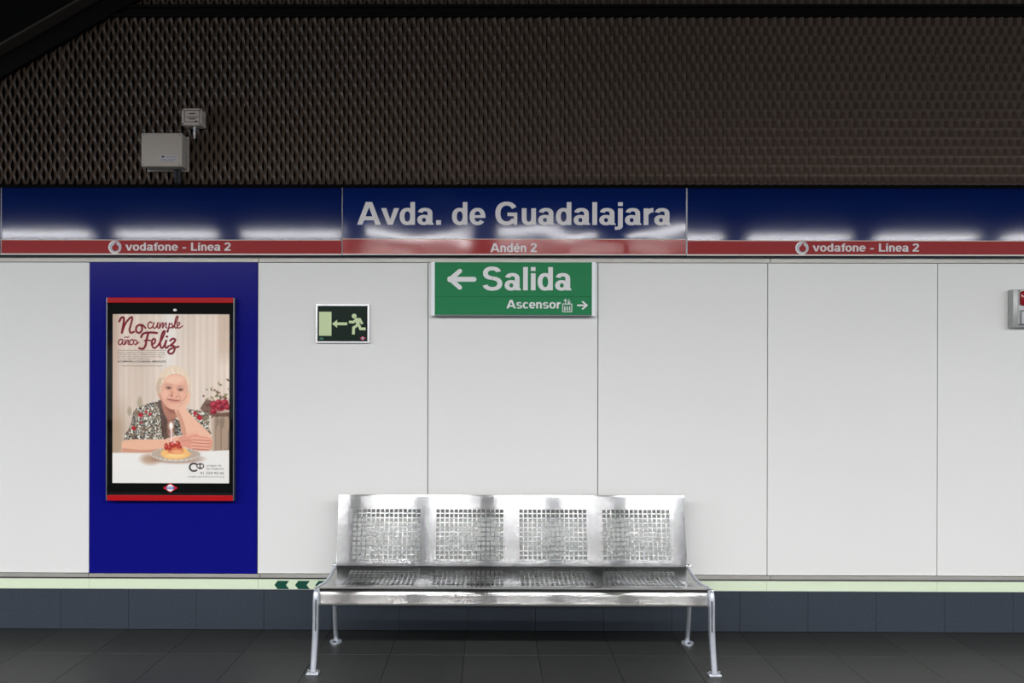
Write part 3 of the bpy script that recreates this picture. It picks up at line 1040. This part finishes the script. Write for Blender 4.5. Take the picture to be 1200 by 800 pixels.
# blouse
pat = noise2(1.1, 1.1, 21)
pat2 = noise2(2.6, 2.6, 22)
blouse = np.empty_like(img)
blouse[:] = (150, 140, 130)
blouse[pat > 0.62] = (222, 218, 212)
blouse[pat < 0.40] = (74, 66, 62)
blouse[(pat2 > 0.68)] = (134, 112, 92)
left_b = poly(K([(450, 335), (380, 345), (290, 375), (240, 410), (228, 480), (195, 560), (158, 625), (230, 640), (330, 632), (480, 628), (560, 600), (600, 520), (560, 470), (480, 440)]))
right_b = poly(K([(650, 392), (720, 400), (815, 425), (832, 480), (828, 540), (852, 600), (846, 640), (790, 570), (700, 470), (660, 440)]))
paint(left_b, blouse)
paint(right_b, blouse)
for pts in ([(300, 480), (330, 560), (310, 630)], [(400, 460), (390, 560), (380, 625)], [(235, 470), (260, 560), (230, 630)]):
    paint(stroke(smooth_pts(K(pts)), 3.0, 2.5), (88, 78, 72), 0.55)
for x, y, r in ((295, 442, 20), (338, 418, 12), (368, 435, 12), (240, 546, 18), (755, 460, 24), (720, 428, 16), (300, 500, 10)):
    c = k1(x, y)
    paint(ell(c[0], c[1], r / 6.67, r / 8, 0.9, 30), (172, 34, 46))
# neck and inner shadow
paint(poly(K([(430, 330), (470, 330), (520, 480), (500, 620), (470, 620), (450, 480)])), (84, 62, 56), 0.85)
paint(poly(K([(455, 345), (580, 400), (585, 450), (545, 490), (530, 540), (505, 480), (475, 420)])), (176, 120, 104))
paint(poly(K([(480, 360), (560, 405), (570, 430), (520, 420)])), (140, 86, 76), 0.6)
paint(poly(K([(500, 480), (560, 470), (560, 540), (540, 600), (505, 600)])), (150, 104, 92), 0.75)
paint(poly(K([(560, 470), (610, 500), (640, 580), (600, 600), (560, 590)])), blouse * 0.72)
# hair
paint(poly(K([(418, 255), (414, 215), (428, 165), (445, 130), (478, 84), (520, 58), (560, 54), (606, 70), (650, 108), (678, 165), (690, 225), (682, 275), (662, 280), (640, 200), (480, 170), (452, 300), (432, 305)])), (222, 200, 180))
for i in range(40):
    a = rng.uniform(0, 1)
    x = 425 + 260 * a
    y = 230 - 165 * math.sin(math.pi * a)
    paint(stroke(smooth_pts(K([(x, y + 5), (x + rng.uniform(-15, 15), y + 25), (x + rng.uniform(-20, 20), y + 48)])), 0.7, 0.6), [(244, 230, 214), (186, 158, 138), (232, 214, 196)][i % 3], 0.6)
paint(poly(K([(418, 255), (416, 210), (440, 150), (456, 160), (446, 220), (452, 300), (432, 305)])), (186, 160, 142), 0.6)
paint(poly(K([(664, 200), (684, 200), (682, 275), (664, 278)])), (196, 170, 152), 0.35)
# face
paint(poly(K([(480, 175), (500, 140), (545, 122), (600, 125), (640, 150), (660, 200), (664, 265), (640, 320), (600, 370), (565, 398), (530, 395), (490, 372), (460, 335), (438, 300), (436, 270), (452, 285), (456, 220)])), (219, 168, 148))
paint(ell(*k1(560, 165), 11, 5, 4), (236, 196, 176), 0.8)
paint(ell(*k1(490, 280), 4.5, 5, 3), (232, 184, 164), 0.7)
paint(ell(*k1(618, 290), 3.5, 4.5, 3), (228, 178, 158), 0.7)
paint(ell(*k1(545, 375), 5, 3, 2), (228, 178, 160), 0.8)
paint(poly(K([(436, 270), (452, 290), (470, 340), (500, 378), (480, 372), (452, 330)])), (186, 128, 110), 0.6)
for x, y in ((514, 230), (606, 244)):
    c = k1(x, y)
    paint(ell(c[0], c[1] + 0.2, 3.4, 1.7, 1.2), (170, 112, 98), 0.75)
    paint(ell(c[0], c[1] + 0.1, 1.7, 0.9, 0.6), (60, 42, 40))
    paint(ell(c[0] + .4, c[1] - .2, 0.4, 0.3, 0.4), (200, 190, 185), 0.7)
    paint(stroke(K([(x - 26, y - 6), (x - 4, y - 14), (x + 24, y - 4)]), 0.7, 0.6), (104, 66, 58), 0.7)
    paint(stroke(K([(x - 26, y - 24), (x, y - 32), (x + 26, y - 22)]), 1.0, 0.9), (186, 142, 124), 0.8)
paint(poly(K([(548, 225), (532, 285), (545, 300), (572, 300), (582, 285), (566, 230)])), (226, 172, 150), 0.9)
paint(poly(K([(540, 240), (528, 285), (540, 296), (548, 270)])), (186, 126, 110), 0.6)
paint(ell(*k1(537, 293), 1.5, 0.7, 0.8), (132, 72, 64), 0.6)
paint(ell(*k1(577, 297), 1.0, 0.6, 0.8), (140, 80, 72), 0.5)
paint(stroke(smooth_pts(K([(508, 318), (530, 322), (560, 328), (596, 330)])), 1.2, 0.7), (136, 58, 58), 0.95)
paint(stroke(smooth_pts(K([(520, 334), (550, 340), (580, 338)])), 1.2, 1.0), (204, 134, 124), 0.8)
paint(stroke(smooth_pts(K([(522, 275), (504, 300), (496, 325)])), 0.7, 0.8), (180, 116, 100), 0.6)
paint(stroke(smooth_pts(K([(592, 285), (606, 306), (608, 326)])), 0.7, 0.8), (172, 108, 94), 0.6)
# arms and hands
paint(poly(K([(560, 410), (575, 368), (610, 335), (645, 310), (660, 272), (682, 276), (678, 330), (650, 385), (700, 450), (770, 520), (830, 580), (856, 630), (850, 680), (780, 660), (690, 600), (620, 590), (600, 500)])), (228, 182, 160))
paint(poly(K([(570, 420), (590, 400), (640, 520), (650, 590), (622, 588), (600, 500)])), (190, 134, 116), 0.6)
paint(stroke(smooth_pts(K([(598, 350), (634, 322), (660, 285)])), 0.7, 0.8), (170, 112, 98), 0.7)
paint(stroke(smooth_pts(K([(580, 390), (612, 360), (650, 335)])), 0.8, 0.9), (196, 140, 122), 0.6)
paint(poly(K([(148, 650), (220, 634), (330, 634), (480, 632), (590, 610), (640, 640), (640, 700), (520, 730), (380, 738), (170, 738), (146, 710)])), (226, 178, 154))
paint(poly(K([(150, 700), (300, 715), (500, 705), (500, 732), (300, 738), (165, 738)])), (186, 132, 112), 0.6)
paint(poly(K([(590, 620), (650, 590), (740, 570), (748, 600), (820, 615), (856, 640), (852, 690), (826, 718), (720, 716), (640, 690), (600, 660)])), (216, 152, 134))
for k, y in enumerate((628, 652, 676, 700)):
    paint(stroke(smooth_pts(K([(700, y - 6), (760, y - 2), (826, y + 4)])), 2.6, 1.0), (228, 172, 152), 0.9)
    paint(stroke(smooth_pts(K([(700, y + 6), (760, y + 10), (832, y + 14)])), 0.7, 0.7), (146, 84, 74), 0.8)
paint(stroke(smooth_pts(K([(660, 600), (700, 586), (742, 580)])), 2.4, 1.0), (232, 180, 160), 0.9)
paint(stroke(smooth_pts(K([(620, 650), (660, 640), (700, 650)])), 0.7, 0.8), (170, 108, 96), 0.7)
# table, plate, cake, candle
table = np.clip((vv - (530.8 - 4.0 * np.clip((uu - 180) / 80, -0.2, 1) + 1.0 * np.sin(uu / 30))) / 0.8 + 0.5, 0, 1)
table *= np.where((uu > 141) | (vv > 531), 1, 1)
paint(table, (226, 221, 220))
paint(ell(176, 538, 11, 6, 5), (176, 140, 118), 0.8)
paint(ell(207, 537.5, 30, 5.6, 2.5), (140, 100, 82), 0.55)
paint(ell(205.5, 532.5, 29.2, 8.2, 0.8), (206, 198, 192))
paint(ell(205.5, 532.0, 26.5, 6.6, 0.8), (184, 164, 150))
for i in range(26):
    a = i / 26 * 2 * math.pi
    paint(ell(205.5 + 27.5 * math.cos(a), 532.3 + 7.2 * math.sin(a), 0.8, 0.5, 0.5), (112, 92, 84), 0.7)
paint(poly(K([(450, 748), (470, 715), (520, 700), (640, 700), (672, 735), (690, 750), (620, 785), (500, 785)])), (232, 184, 120))
paint(ell(205, 534, 11, 2.2, 1.5), (244, 208, 150), 0.8)
paint(poly(K([(505, 735), (520, 690), (560, 665), (610, 680), (630, 735), (570, 748)])), (206, 124, 88))
paint(ell(*k1(580, 730), 7, 2.5, 2), (236, 176, 130), 0.8)
for x, y, rx_, ry_ in ((545, 672, 30, 26), (580, 668, 26, 24), (495, 690, 16, 28), (600, 690, 18, 14), (520, 700, 18, 18)):
    c = k1(x, y)
    paint(ell(c[0], c[1], rx_ / 6.67, ry_ / 6.67, 1.0), (170, 54, 48))
    paint(ell(c[0] - .5, c[1] - .8, rx_ / 16, ry_ / 18, 0.8), (220, 124, 108), 0.8)
paint(ell(*k1(560, 655), 1.8, 1.3, 0.8), (246, 216, 206), 0.8)
paint(stroke(K([(534, 545), (535, 648)]), 1.9, 0.5), (240, 206, 206))
paint(ell(*k1(532, 528), 3.2, 5.0, 2.2), (250, 226, 206), 0.6)
paint(ell(*k1(532, 524), 1.7, 3.5, 0.8), (255, 252, 246))
# headline in brush script
H = lambda pts: [(130 + a / 10.0, 360 + b / 10.0) for a, b in pts]
MAR = (116, 26, 40)
brush = [
    (2.4, [(88, 165), (108, 126), (138, 118), (140, 170), (118, 298)]), (2.2, [(118, 298), (160, 190), (220, 118), (240, 128), (222, 210), (208, 262), (222, 298), (262, 286)]),
    (2.2, [(322, 205), (292, 226), (286, 276), (318, 300), (352, 270), (352, 222), (322, 205)]), (2.0, [(322, 205), (360, 206), (396, 242)]),
    (1.4, [(470, 182), (450, 168), (427, 196), (428, 232), (450, 245), (480, 226)]), (1.4, [(493, 178), (484, 226), (500, 244), (524, 226), (541, 178), (534, 228), (548, 244)]),
    (1.3, [(566, 180), (560, 242), (590, 186), (602, 186), (596, 240), (626, 186), (640, 188), (634, 232), (650, 240)]), (1.4, [(676, 186), (660, 280), (652, 286), (648, 276), (672, 240)]), (1.3, [(676, 200), (704, 188), (712, 214), (694, 240), (672, 228)]),
    (1.5, [(716, 240), (756, 170), (776, 112), (764, 106), (748, 140), (738, 220), (752, 242), (768, 232)]), (1.3, [(768, 218), (796, 196), (790, 174), (770, 186), (768, 226), (790, 242), (830, 216)]),
    (1.3, [(128, 384), (102, 374), (78, 400), (82, 430), (106, 436), (128, 400)]), (1.3, [(130, 380), (126, 424), (140, 436), (152, 424)]), (1.3, [(158, 380), (154, 436), (182, 386), (196, 390), (190, 426), (204, 434)]), (1.1, [(150, 356), (164, 346), (180, 354), (198, 344)]),
    (1.3, [(236, 376), (212, 396), (212, 428), (232, 438), (254, 416), (252, 386), (236, 376)]), (1.3, [(252, 390), (282, 384), (296, 404), (284, 436), (266, 430)]), (1.3, [(284, 436), (318, 410)]),
    (2.5, [(346, 348), (362, 314), (400, 298), (460, 294), (530, 300)]), (2.5, [(428, 302), (408, 380), (394, 450), (366, 486), (322, 478)]), (1.7, [(384, 390), (420, 382), (456, 390)]),
    (2.0, [(470, 440), (506, 410), (508, 374), (484, 372), (470, 410), (480, 462), (508, 476), (548, 440)]), (2.2, [(548, 440), (596, 356), (622, 286), (604, 284), (582, 340), (568, 430), (584, 476), (612, 456), (640, 388)]), (2.2, [(640, 388), (626, 450), (640, 476), (668, 452)]),
    (2.3, [(686, 388), (716, 366), (744, 378), (730, 410), (690, 446), (728, 452), (738, 490), (716, 536), (678, 540), (662, 516), (690, 486), (740, 470), (784, 460)]),
]
for w, pts in brush:
    paint(stroke(smooth_pts(H(pts)), w, 0.55), MAR)
paint(ell(194.8, 394.2, 1.5, 1.3, 0.5), MAR)
paint(stroke([(137.2, 410.3), (193.5, 410.3)], 0.5, 0.4), (96, 80, 78), 0.7)
# association logo: large C with two interlocked rings
LG = lambda a, b: (120 + a / 7.5, 500 + b / 7.5)


def arc(c, r, a0, a1, ry=None):
    return [(c[0] + r * math.cos(math.radians(a0 + (a1 - a0) * i / 16)), c[1] - (ry or r) * math.sin(math.radians(a0 + (a1 - a0) * i / 16))) for i in range(17)]


paint(stroke(arc(LG(800, 356), 4.9, 50, 310, 4.5), 1.9, 0.5), (44, 32, 36))
paint(stroke(arc(LG(845, 345), 2.3, 30, 330, 2.5), 1.1, 0.5), (44, 32, 36))
paint(stroke(arc(LG(862, 345), 3.2, -120, 120, 2.9), 1.1, 0.5), (44, 32, 36))
paint(stroke([LG(852, 322), LG(852, 370)], 0.9, 0.5), (44, 32, 36))
# fine paper grain
img += (rng.random(img.shape[:2]) - 0.5)[..., None] * 6
img = np.clip(img, 2, 245) / 255.0
linimg = np.where(img <= 0.04045, img / 12.92, ((img + 0.055) / 1.055) ** 2.4)

yp = yc + 0.0095
toff = world_loc(t)
gx = np.linspace(px0, px1, GX) - toff.x
gz = np.linspace(pz1, pz0, GY) - toff.z
XX, ZZ = np.meshgrid(gx, gz)
verts = np.stack([XX, np.full_like(XX, yp - toff.y), ZZ], -1).reshape(-1, 3)
idx = np.arange(GX * GY).reshape(GY, GX)
quads = np.stack([idx[1:, :-1], idx[1:, 1:], idx[:-1, 1:], idx[:-1, :-1]], -1).reshape(-1, 4)
me = bpy.data.meshes.new('poster')
me.from_pydata(verts.tolist(), [], quads.tolist())
ca = me.color_attributes.new('ink', 'FLOAT_COLOR', 'POINT')
ca.data.foreach_set('color', np.concatenate([linimg.reshape(-1, 3), np.ones((GX * GY, 1))], 1).astype(np.float32).ravel())
pm = bpy.data.materials.new('poster_print')
pm.use_nodes = True
at_n = pm.node_tree.nodes.new('ShaderNodeVertexColor')
at_n.layer_name = 'ink'
pm.node_tree.links.new(at_n.outputs[0], pm.node_tree.nodes['Principled BSDF'].inputs['Base Color'])
pm.node_tree.links.new(at_n.outputs[0], pm.node_tree.nodes['Principled BSDF'].inputs['Emission Color'])
pm.node_tree.nodes['Principled BSDF'].inputs['Emission Strength'].default_value = 0.50      # the case is lit from behind
pm.node_tree.nodes['Principled BSDF'].inputs['Roughness'].default_value = 0.6
pm.node_tree.nodes['Principled BSDF'].inputs['Specular IOR Level'].default_value = 0.2
me.materials.append(pm)
poster = bpy.data.objects.new('poster', me)
COL.objects.link(poster)
poster.parent = t
poster['label'] = 'poster of an elderly woman leaning on her hand behind a small cake'
yt = yp - 0.0006
TX = lambda p0, p1, pb, cap, s, mt, bold=0.0: small_text('poster_text', s, PX(p0, yp), PX(p1, yp), PZ(pb, yp, 200), cap / 201.0, yt, mt, poster, bold)
TX(137.4, 193.4, 413.4, 1.5, 'Quieren cumplir sus 80 años y celebrarlos contigo', M['ink_grey'])
TX(137.4, 193.6, 415.9, 1.5, 'Como ella hay más de 150.000 personas mayores', M['ink_grey'])
TX(137.4, 192.0, 418.4, 1.5, 'que viven solas, muchas tienen de buena visita y', M['ink_grey'])
TX(137.4, 176.2, 420.9, 1.5, 'sus seres queridos quedan lejos', M['ink_grey'])
TX(137.4, 194.4, 424.5, 2.0, 'ACOMPAÑA, COLABORA, IMPLÍCATE', M['ink'], 0.025)
TX(142.2, 190.2, 429.3, 1.7, 'www.nocumpleañosfeliz.com', M['ink_red'])
TX(242.3, 259.6, 546.3, 2.6, 'amigos de', M['ink_grey'])
TX(242.6, 262.4, 549.9, 2.6, 'los mayores', M['ink_grey'])
TX(234.8, 262.6, 555.5, 2.9, '91 359 93 05', M['ink'])
TX(220.4, 262.8, 559.0, 1.7, 'info@amigosdelosmayores.org', M['ink_grey'])

# ================================================================ BOXES ON THE MESH
def screw(m, x, z, y, r=0.005):
    m.disc(x, z, r, r, y - 0.0012, y, 10)


yf = -0.105
a, b = at(165.3, 155.6, yf), at(213.2, 195.0, yf)
t = thing('electrical_box', 'large beige electrical box with a paper label fixed to the brown mesh', 'box', ((a.x + b.x) / 2, yf, b.z))
MB().box(a.x, b.x, yf, yf + 0.03, b.z, a.z, 0.006).build('lid', M['box'], t, True)
MB().box(a.x + 0.003, b.x - 0.003, yf + 0.03, -0.012, b.z + 0.003, a.z - 0.003, 0.003).build('body', M['box'], t, True)
MB().box(a.x - 0.004, b.x + 0.004, -0.012, -0.0065, b.z - 0.006, a.z + 0.004).build('mounting_plate', M['box_pale'], t)
m = MB()
for x, z in ((a.x + .012, a.z - .012), (b.x - .012, a.z - .012), (a.x + .012, b.z + .012), (b.x - .012, b.z + .012)):
    screw(m, x, z, yf, 0.004)
m.build('screws', M['grey_alu'], t)
la, lb = at(187.0, 181.6, yf), at(208.0, 189.5, yf)
lab = MB().box(la.x, lb.x, yf - 0.001, yf, lb.z, la.z).build('paper_label', M['label_white'], t)
w = lb.x - la.x
MB().prism([(la.x + .008, la.z - .010), (la.x + .02, la.z - .016), (la.x + .032, la.z - .010), (la.x + .02, la.z - .004)], yf - 0.0016, yf).build('label_mark', M['ink'], lab)
m = MB()
for k, (f0, f1, zz) in enumerate(((.38, .96, .010), (.06, .42, .024), (.5, .94, .025), (.06, .8, .032))):
    m.box(la.x + w * f0, la.x + w * f1, yf - 0.0015, yf, la.z - zz - 0.0022, la.z - zz)
m.build('label_print', M['ink_grey'], lab)

yg = -0.085
a, b = at(212.7, 126.8, yg), at(236.2, 146.6, yg)
t = thing('sensor_box', 'small pale junction box with framed label and gland, above the large beige box', 'box', ((a.x + b.x) / 2, yg, b.z))
MB().box(a.x, b.x, yg, yg + 0.022, b.z, a.z, 0.004).build('lid', M['box_pale'], t, True)
MB().box(a.x + 0.002, b.x - 0.002, yg + 0.022, -0.0065, b.z + 0.002, a.z - 0.002, 0.002).build('body', M['box_pale'], t, True)
m = MB()
for x, z in ((a.x + .008, a.z - .008), (b.x - .008, a.z - .008), (a.x + .008, b.z + .008), (b.x - .008, b.z + .008)):
    screw(m, x, z, yg, 0.0045)
m.build('screws', M['ink'], t)
la, lb = at(216.1, 129.6, yg), at(234.0, 143.0, yg)
fr = MB()
for (p, q) in (((la.x, la.z), (lb.x, la.z)), ((la.x, lb.z), (lb.x, lb.z)), ((la.x, la.z), (la.x, lb.z)), ((lb.x, la.z), (lb.x, lb.z))):
    fr.line(p, q, 0.003, yg - 0.001, yg)
w, h = lb.x - la.x, la.z - lb.z
for f0, f1, g0, tk in ((.30, .72, .26, .007), (.10, .92, .55, .003), (.24, .78, .66, .0035), (.34, .66, .75, .003), (.68, .84, .94, .006)):
    fr.box(la.x + w * f0, la.x + w * f1, yg - 0.0012, yg, la.z - h * g0 - tk / 2, la.z - h * g0 + tk / 2)
fr.build('label_print', M['ink'], t)
m = MB()
gxy = at(228.0, 150, yg + 0.03)
segs_z = [at(228, y, yg + 0.03).z for y in (146.0, 149, 149.1, 152, 152.1, 155, 155.1, 158, 158.1, 162.5)]
m.tube([(gxy.x, yg + 0.03, z) for z in segs_z], [.0075, .0075, .0095, .0095, .008, .008, .0095, .0095, .0075, .0075], 14)
m.build('cable_gland', M['alu'], t, True)

for k, (px, who) in enumerate(((206.2, 'left'), (210.2, 'right'))):
    p = at(px, 205, -0.022)
    top = at(px, 193.5, -0.022).z
    c = thing('conduit', 'dark cable conduit below the large beige box, %s of the two' % who, 'pipe', (p.x, -0.022, Z_BAND1), 'cable conduits below the beige box')
    MB().tube([(p.x, -0.022, top), (p.x, -0.022, ZM0 + 0.004)], 0.0095, 14).build('pipe', M['cable'], c, True)
    MB().tube([(p.x, -0.022, top), (p.x, -0.022, top - 0.012)], 0.0125, 14).build('collar', M['cable'], c, True)

# ================================================================ ALARM CALL POINT (right edge)
ya = -0.055
a, b = at(1188.2, 338.8, ya), at(1188.2, 383.2, ya)
w = 0.135
x0 = a.x
t = thing('alarm_call_point', 'grey wall box with red lens above a pale button, at the right edge', 'alarm box', (x0 + w / 2, ya, b.z))
MB().box(x0, x0 + w, ya + 0.006, 0.0, b.z, a.z, 0.004).build('body', M['alarm_grey'], t, True)
lz0, lz1 = at(1188, 357.9, ya).z, at(1188, 341.0, ya).z
MB().box(x0 + 0.028, x0 + w - 0.022, ya + 0.002, ya + 0.010, b.z + 0.012, a.z - 0.004, 0.002).build('faceplate', M['alarm_light'], t)
MB().box(x0 + 0.034, x0 + w - 0.030, ya - 0.010, ya + 0.004, lz0, lz1, 0.012).build('red_lens', M['alarm_red'], t, True)
bz0, bz1 = at(1188, 380.6, ya).z, at(1188, 363.4, ya).z
bf = MB().box(x0 + 0.034, x0 + w - 0.030, ya - 0.003, ya + 0.004, bz0, bz1, 0.004).build('button_frame', M['grey_alu'], t)
MB().box(x0 + 0.043, x0 + w - 0.039, ya - 0.007, ya + 0.001, bz0 + 0.008, bz1 - 0.008, 0.002).build('button', M['alarm_light'], bf)
m = MB()
for z in (a.z - 0.008, b.z + 0.016):
    screw(m, x0 + 0.032, z, ya + 0.002, 0.004)
    screw(m, x0 + w - 0.026, z, ya + 0.002, 0.004)
m.build('screws', M['ink'], t)

# ================================================================ BENCH
BX = 0.5 * (PX(397.4, -0.12) + PX(802.0, -0.12))
BW = PX(802.0, -0.12) - PX(397.4, -0.12)
HW = BW / 2
bench = thing('bench', 'four-seat perforated stainless steel bench standing against the platform wall', 'bench', (BX, -0.42, 0.0))


def resample(profile, n=10):
    pts = smooth_pts(profile, n)
    s = [0.0]
    for p, q in zip(pts[:-1], pts[1:]):
        s.append(s[-1] + math.hypot(q[0] - p[0], q[1] - p[1]))
    return pts, s


def on_path(pts, s, d):
    d = min(max(d, 0), s[-1])
    for i in range(len(s) - 1):
        if d <= s[i + 1] + 1e-12:
            f = (d - s[i]) / max(s[i + 1] - s[i], 1e-9)
            return tuple(pts[i][m] + (pts[i + 1][m] - pts[i][m]) * f for m in (0, 1))
    return pts[-1]


HP, HH, HB = 0.0259, 0.0187, 0.0187
FP = 0.4727


def x_lines():
    xs, hole = [-HW, -HW + 0.012], []
    f0 = -1.5 * FP
    for k in range(4):
        st_ = f0 + k * FP - (14 * HP + HH) / 2
        for i in range(15):
            xs += [st_ + i * HP, st_ + i * HP + HH]
            hole.append((st_ + i * HP, st_ + i * HP + HH))
    xs += [HW - 0.012, HW]
    return sorted(xs), hole


def sheet(name, profile, s_hole0, rows, extra, thickness, shrink=0.0):
    pts, s = resample(profile)
    xs, holes_x = x_lines()
    hs = [(s_hole0 + i * HP, s_hole0 + i * HP + HB) for i in range(rows)]
    ss = sorted(set([0.0, s[-1]] + [v for h in hs for v in h] + [v for v in extra if 0 < v < s[-1]]))
    # drop near duplicates
    q = [ss[0]]
    for v in ss[1:]:
        if v - q[-1] > 0.0008:
            q.append(v)
    ss = q
    V, Fq, UV = [], [], []
    for sv in ss:
        d, z = on_path(pts, s, sv)
        for x in xs:
            V.append((BX + x, -d, z))
            UV.append((sv, x))
    nx = len(xs)
    for j in range(len(ss) - 1):
        ms = (ss[j] + ss[j + 1]) / 2
        hr = any(h[0] < ms < h[1] for h in hs)
        for i in range(nx - 1):
            mxx = (xs[i] + xs[i + 1]) / 2
            if hr and any(h[0] < mxx < h[1] for h in holes_x):
                continue
            Fq.append((j * nx + i, j * nx + i + 1, (j + 1) * nx + i + 1, (j + 1) * nx + i))
    m = MB()
    m.v, m.f = V, Fq
    o = m.build(name, M['bench_back'] if name == 'backrest' else M['bench'], bench, recalc=False)
    me = o.data
    uvl = me.uv_layers.new(name='UVMap')
    li = np.empty(len(me.loops), np.int32)
    me.loops.foreach_get('vertex_index', li)
    uva = np.array(UV, np.float32)[li]
    uvl.data.foreach_set('uv', uva.ravel())
    for p in me.polygons:
        p.use_smooth = True
    md = o.modifiers.new('thickness', 'SOLIDIFY')
    md.thickness = thickness
    md.offset = 0
    dg = bpy.context.evaluated_depsgraph_get()
    solid = bpy.data.meshes.new_from_object(o.evaluated_get(dg))
    o.modifiers.clear()
    o.data = solid
    solid.name = name
    solid.set_sharp_from_angle(angle=math.radians(40))
    return o


back_prof = [(0.196, 0.424), (0.193, 0.440), (0.178, 0.510), (0.158, 0.610), (0.138, 0.710), (0.1195, 0.800), (0.1160, 0.8085), (0.1100, 0.8090), (0.104, 0.802)]
pts_b, s_b = resample(back_prof)
top_s = s_b[50]
sheet('backrest', back_prof, 0.036, 11, [i * 0.004 for i in range(1, 8)] + [s_b[-1] - 0.003 * i for i in range(1, 12)], 0.003)
seat_prof = [(0.190, 0.428), (0.196, 0.4215), (0.206, 0.4175), (0.250, 0.4075), (0.330, 0.3960), (0.430, 0.3935), (0.520, 0.4010), (0.580, 0.4115), (0.606, 0.4150), (0.628, 0.4115), (0.642, 0.4010), (0.6485, 0.3880), (0.6528, 0.3700), (0.6570, 0.3520), (0.6602, 0.3385), (0.6585, 0.3335), (0.6480, 0.3320)]
pts_s, s_s = resample(seat_prof)
sheet('seat', seat_prof, 0.062, 11, [i * 0.004 for i in range(1, 12)] + [0.36 + 0.005 * i for i in range(60)], 0.003)

for sx, who in ((-1, 'left'), (1, 'right')):
    xe = BX + sx * (HW + 0.0065)
    # side frame that follows the seat
    path = [(0.176, 0.428), (0.190, 0.424), (0.206, 0.4165), (0.250, 0.4065), (0.330, 0.395), (0.430, 0.3925), (0.520, 0.400), (0.580, 0.410), (0.625, 0.413), (0.650, 0.405), (0.664, 0.388)]
    pth = smooth_pts(path, 4)
    fr = MB().bar([(xe, -d, z - 0.004) for d, z in pth], 0.013, 0.030).build('side_frame', M['leg'], bench, True)
    # cast knobs at both ends of the side frame
    MB().tube([(xe - sx * 0.013, -0.196, 0.428), (xe + sx * 0.010, -0.196, 0.428)], 0.011, 14).build('clamp_knob', M['chrome'], fr, True)
    MB().tube([(xe - sx * 0.012, -0.650, 0.412), (xe + sx * 0.011, -0.650, 0.412)], 0.011, 14).build('clamp_knob', M['chrome'], fr, True)
    # front leg: flat bar, slightly bowed
    xl0 = xe - sx * 0.001
    legp = [(0.652, 0.408), (0.667, 0.395), (0.672, 0.360), (0.668, 0.300), (0.664, 0.230), (0.668, 0.160), (0.680, 0.085), (0.696, 0.010)]
    lp = smooth_pts(legp, 4)
    n = len(lp)
    pth3 = [(xl0 + sx * 0.010 * (i / (n - 1)) ** 1.4, -d, z) for i, (d, z) in enumerate(lp)]
    lg = MB().bar(pth3, [0.026] * n, [0.030 + 0.012 * math.sin(math.pi * i / (n - 1)) for i in range(n)]).build('leg', M['leg'], bench, True)
    # recessed rib on the upper half of the leg
    rib = [(x - sx * 0.004, y - 0.018, z) for x, y, z in pth3 if 0.20 < z < 0.375]
    MB().bar(rib, 0.006, 0.008).build('leg_rib', M['case_side'], lg)
    fx, fy, fz = pth3[-1]
    MB().box(fx - 0.031, fx + 0.031, fy - 0.024, fy + 0.024, 0.0, 0.011, 0.003).build('foot_plate', M['leg'], lg)
    for s2 in (-1, 1):
        m = MB()
        m.tube([(fx + s2 * 0.0235, fy - 0.004, 0.010), (fx + s2 * 0.0235, fy - 0.004, 0.022)], [0.0075, 0.006], 10)
        m.build('foot_bolt', M['chrome'], lg, True)
    # rear leg: round tube under the seat
    xr_ = BX + sx * (HW - 0.004)
    rl = MB().tube([(xr_ - sx * 0.012, -0.335, 0.388), (xr_ - sx * 0.010, -0.310, 0.30), (xr_ - sx * 0.004, -0.262, 0.15), (xr_, -0.214, 0.006)], 0.0125, 16).build('leg', M['leg'], bench, True)
    m = MB()
    n = 24
    prof = []
    for i in range(n):
        aa = 2 * math.pi * i / n
        cx, cy = math.cos(aa), math.sin(aa)
        prof.append((xr_ + 0.033 * cx * (1.0 - 0.35 * max(0, -cy)), -0.226 + 0.042 * cy))
    m.add([(x, y, 0.0) for x, y in prof] + [(x, y, 0.009) for x, y in prof], [tuple(range(n - 1, -1, -1)), tuple(range(n, 2 * n))] + [(i, (i + 1) % n, (i + 1) % n + n, i + n) for i in range(n)])
    m.build('foot_plate', M['leg'], rl)
    MB().tube([(xr_, -0.248, 0.009), (xr_, -0.248, 0.015)], 0.007, 10).build('foot_bolt', M['case_side'], rl, True)
# cross tube that carries the seat between the side frames
MB().box(BX - HW + 0.003, BX + HW - 0.003, -0.36, -0.32, 0.362, 0.390, 0.004).build('cross_beam', M['leg'], bench)
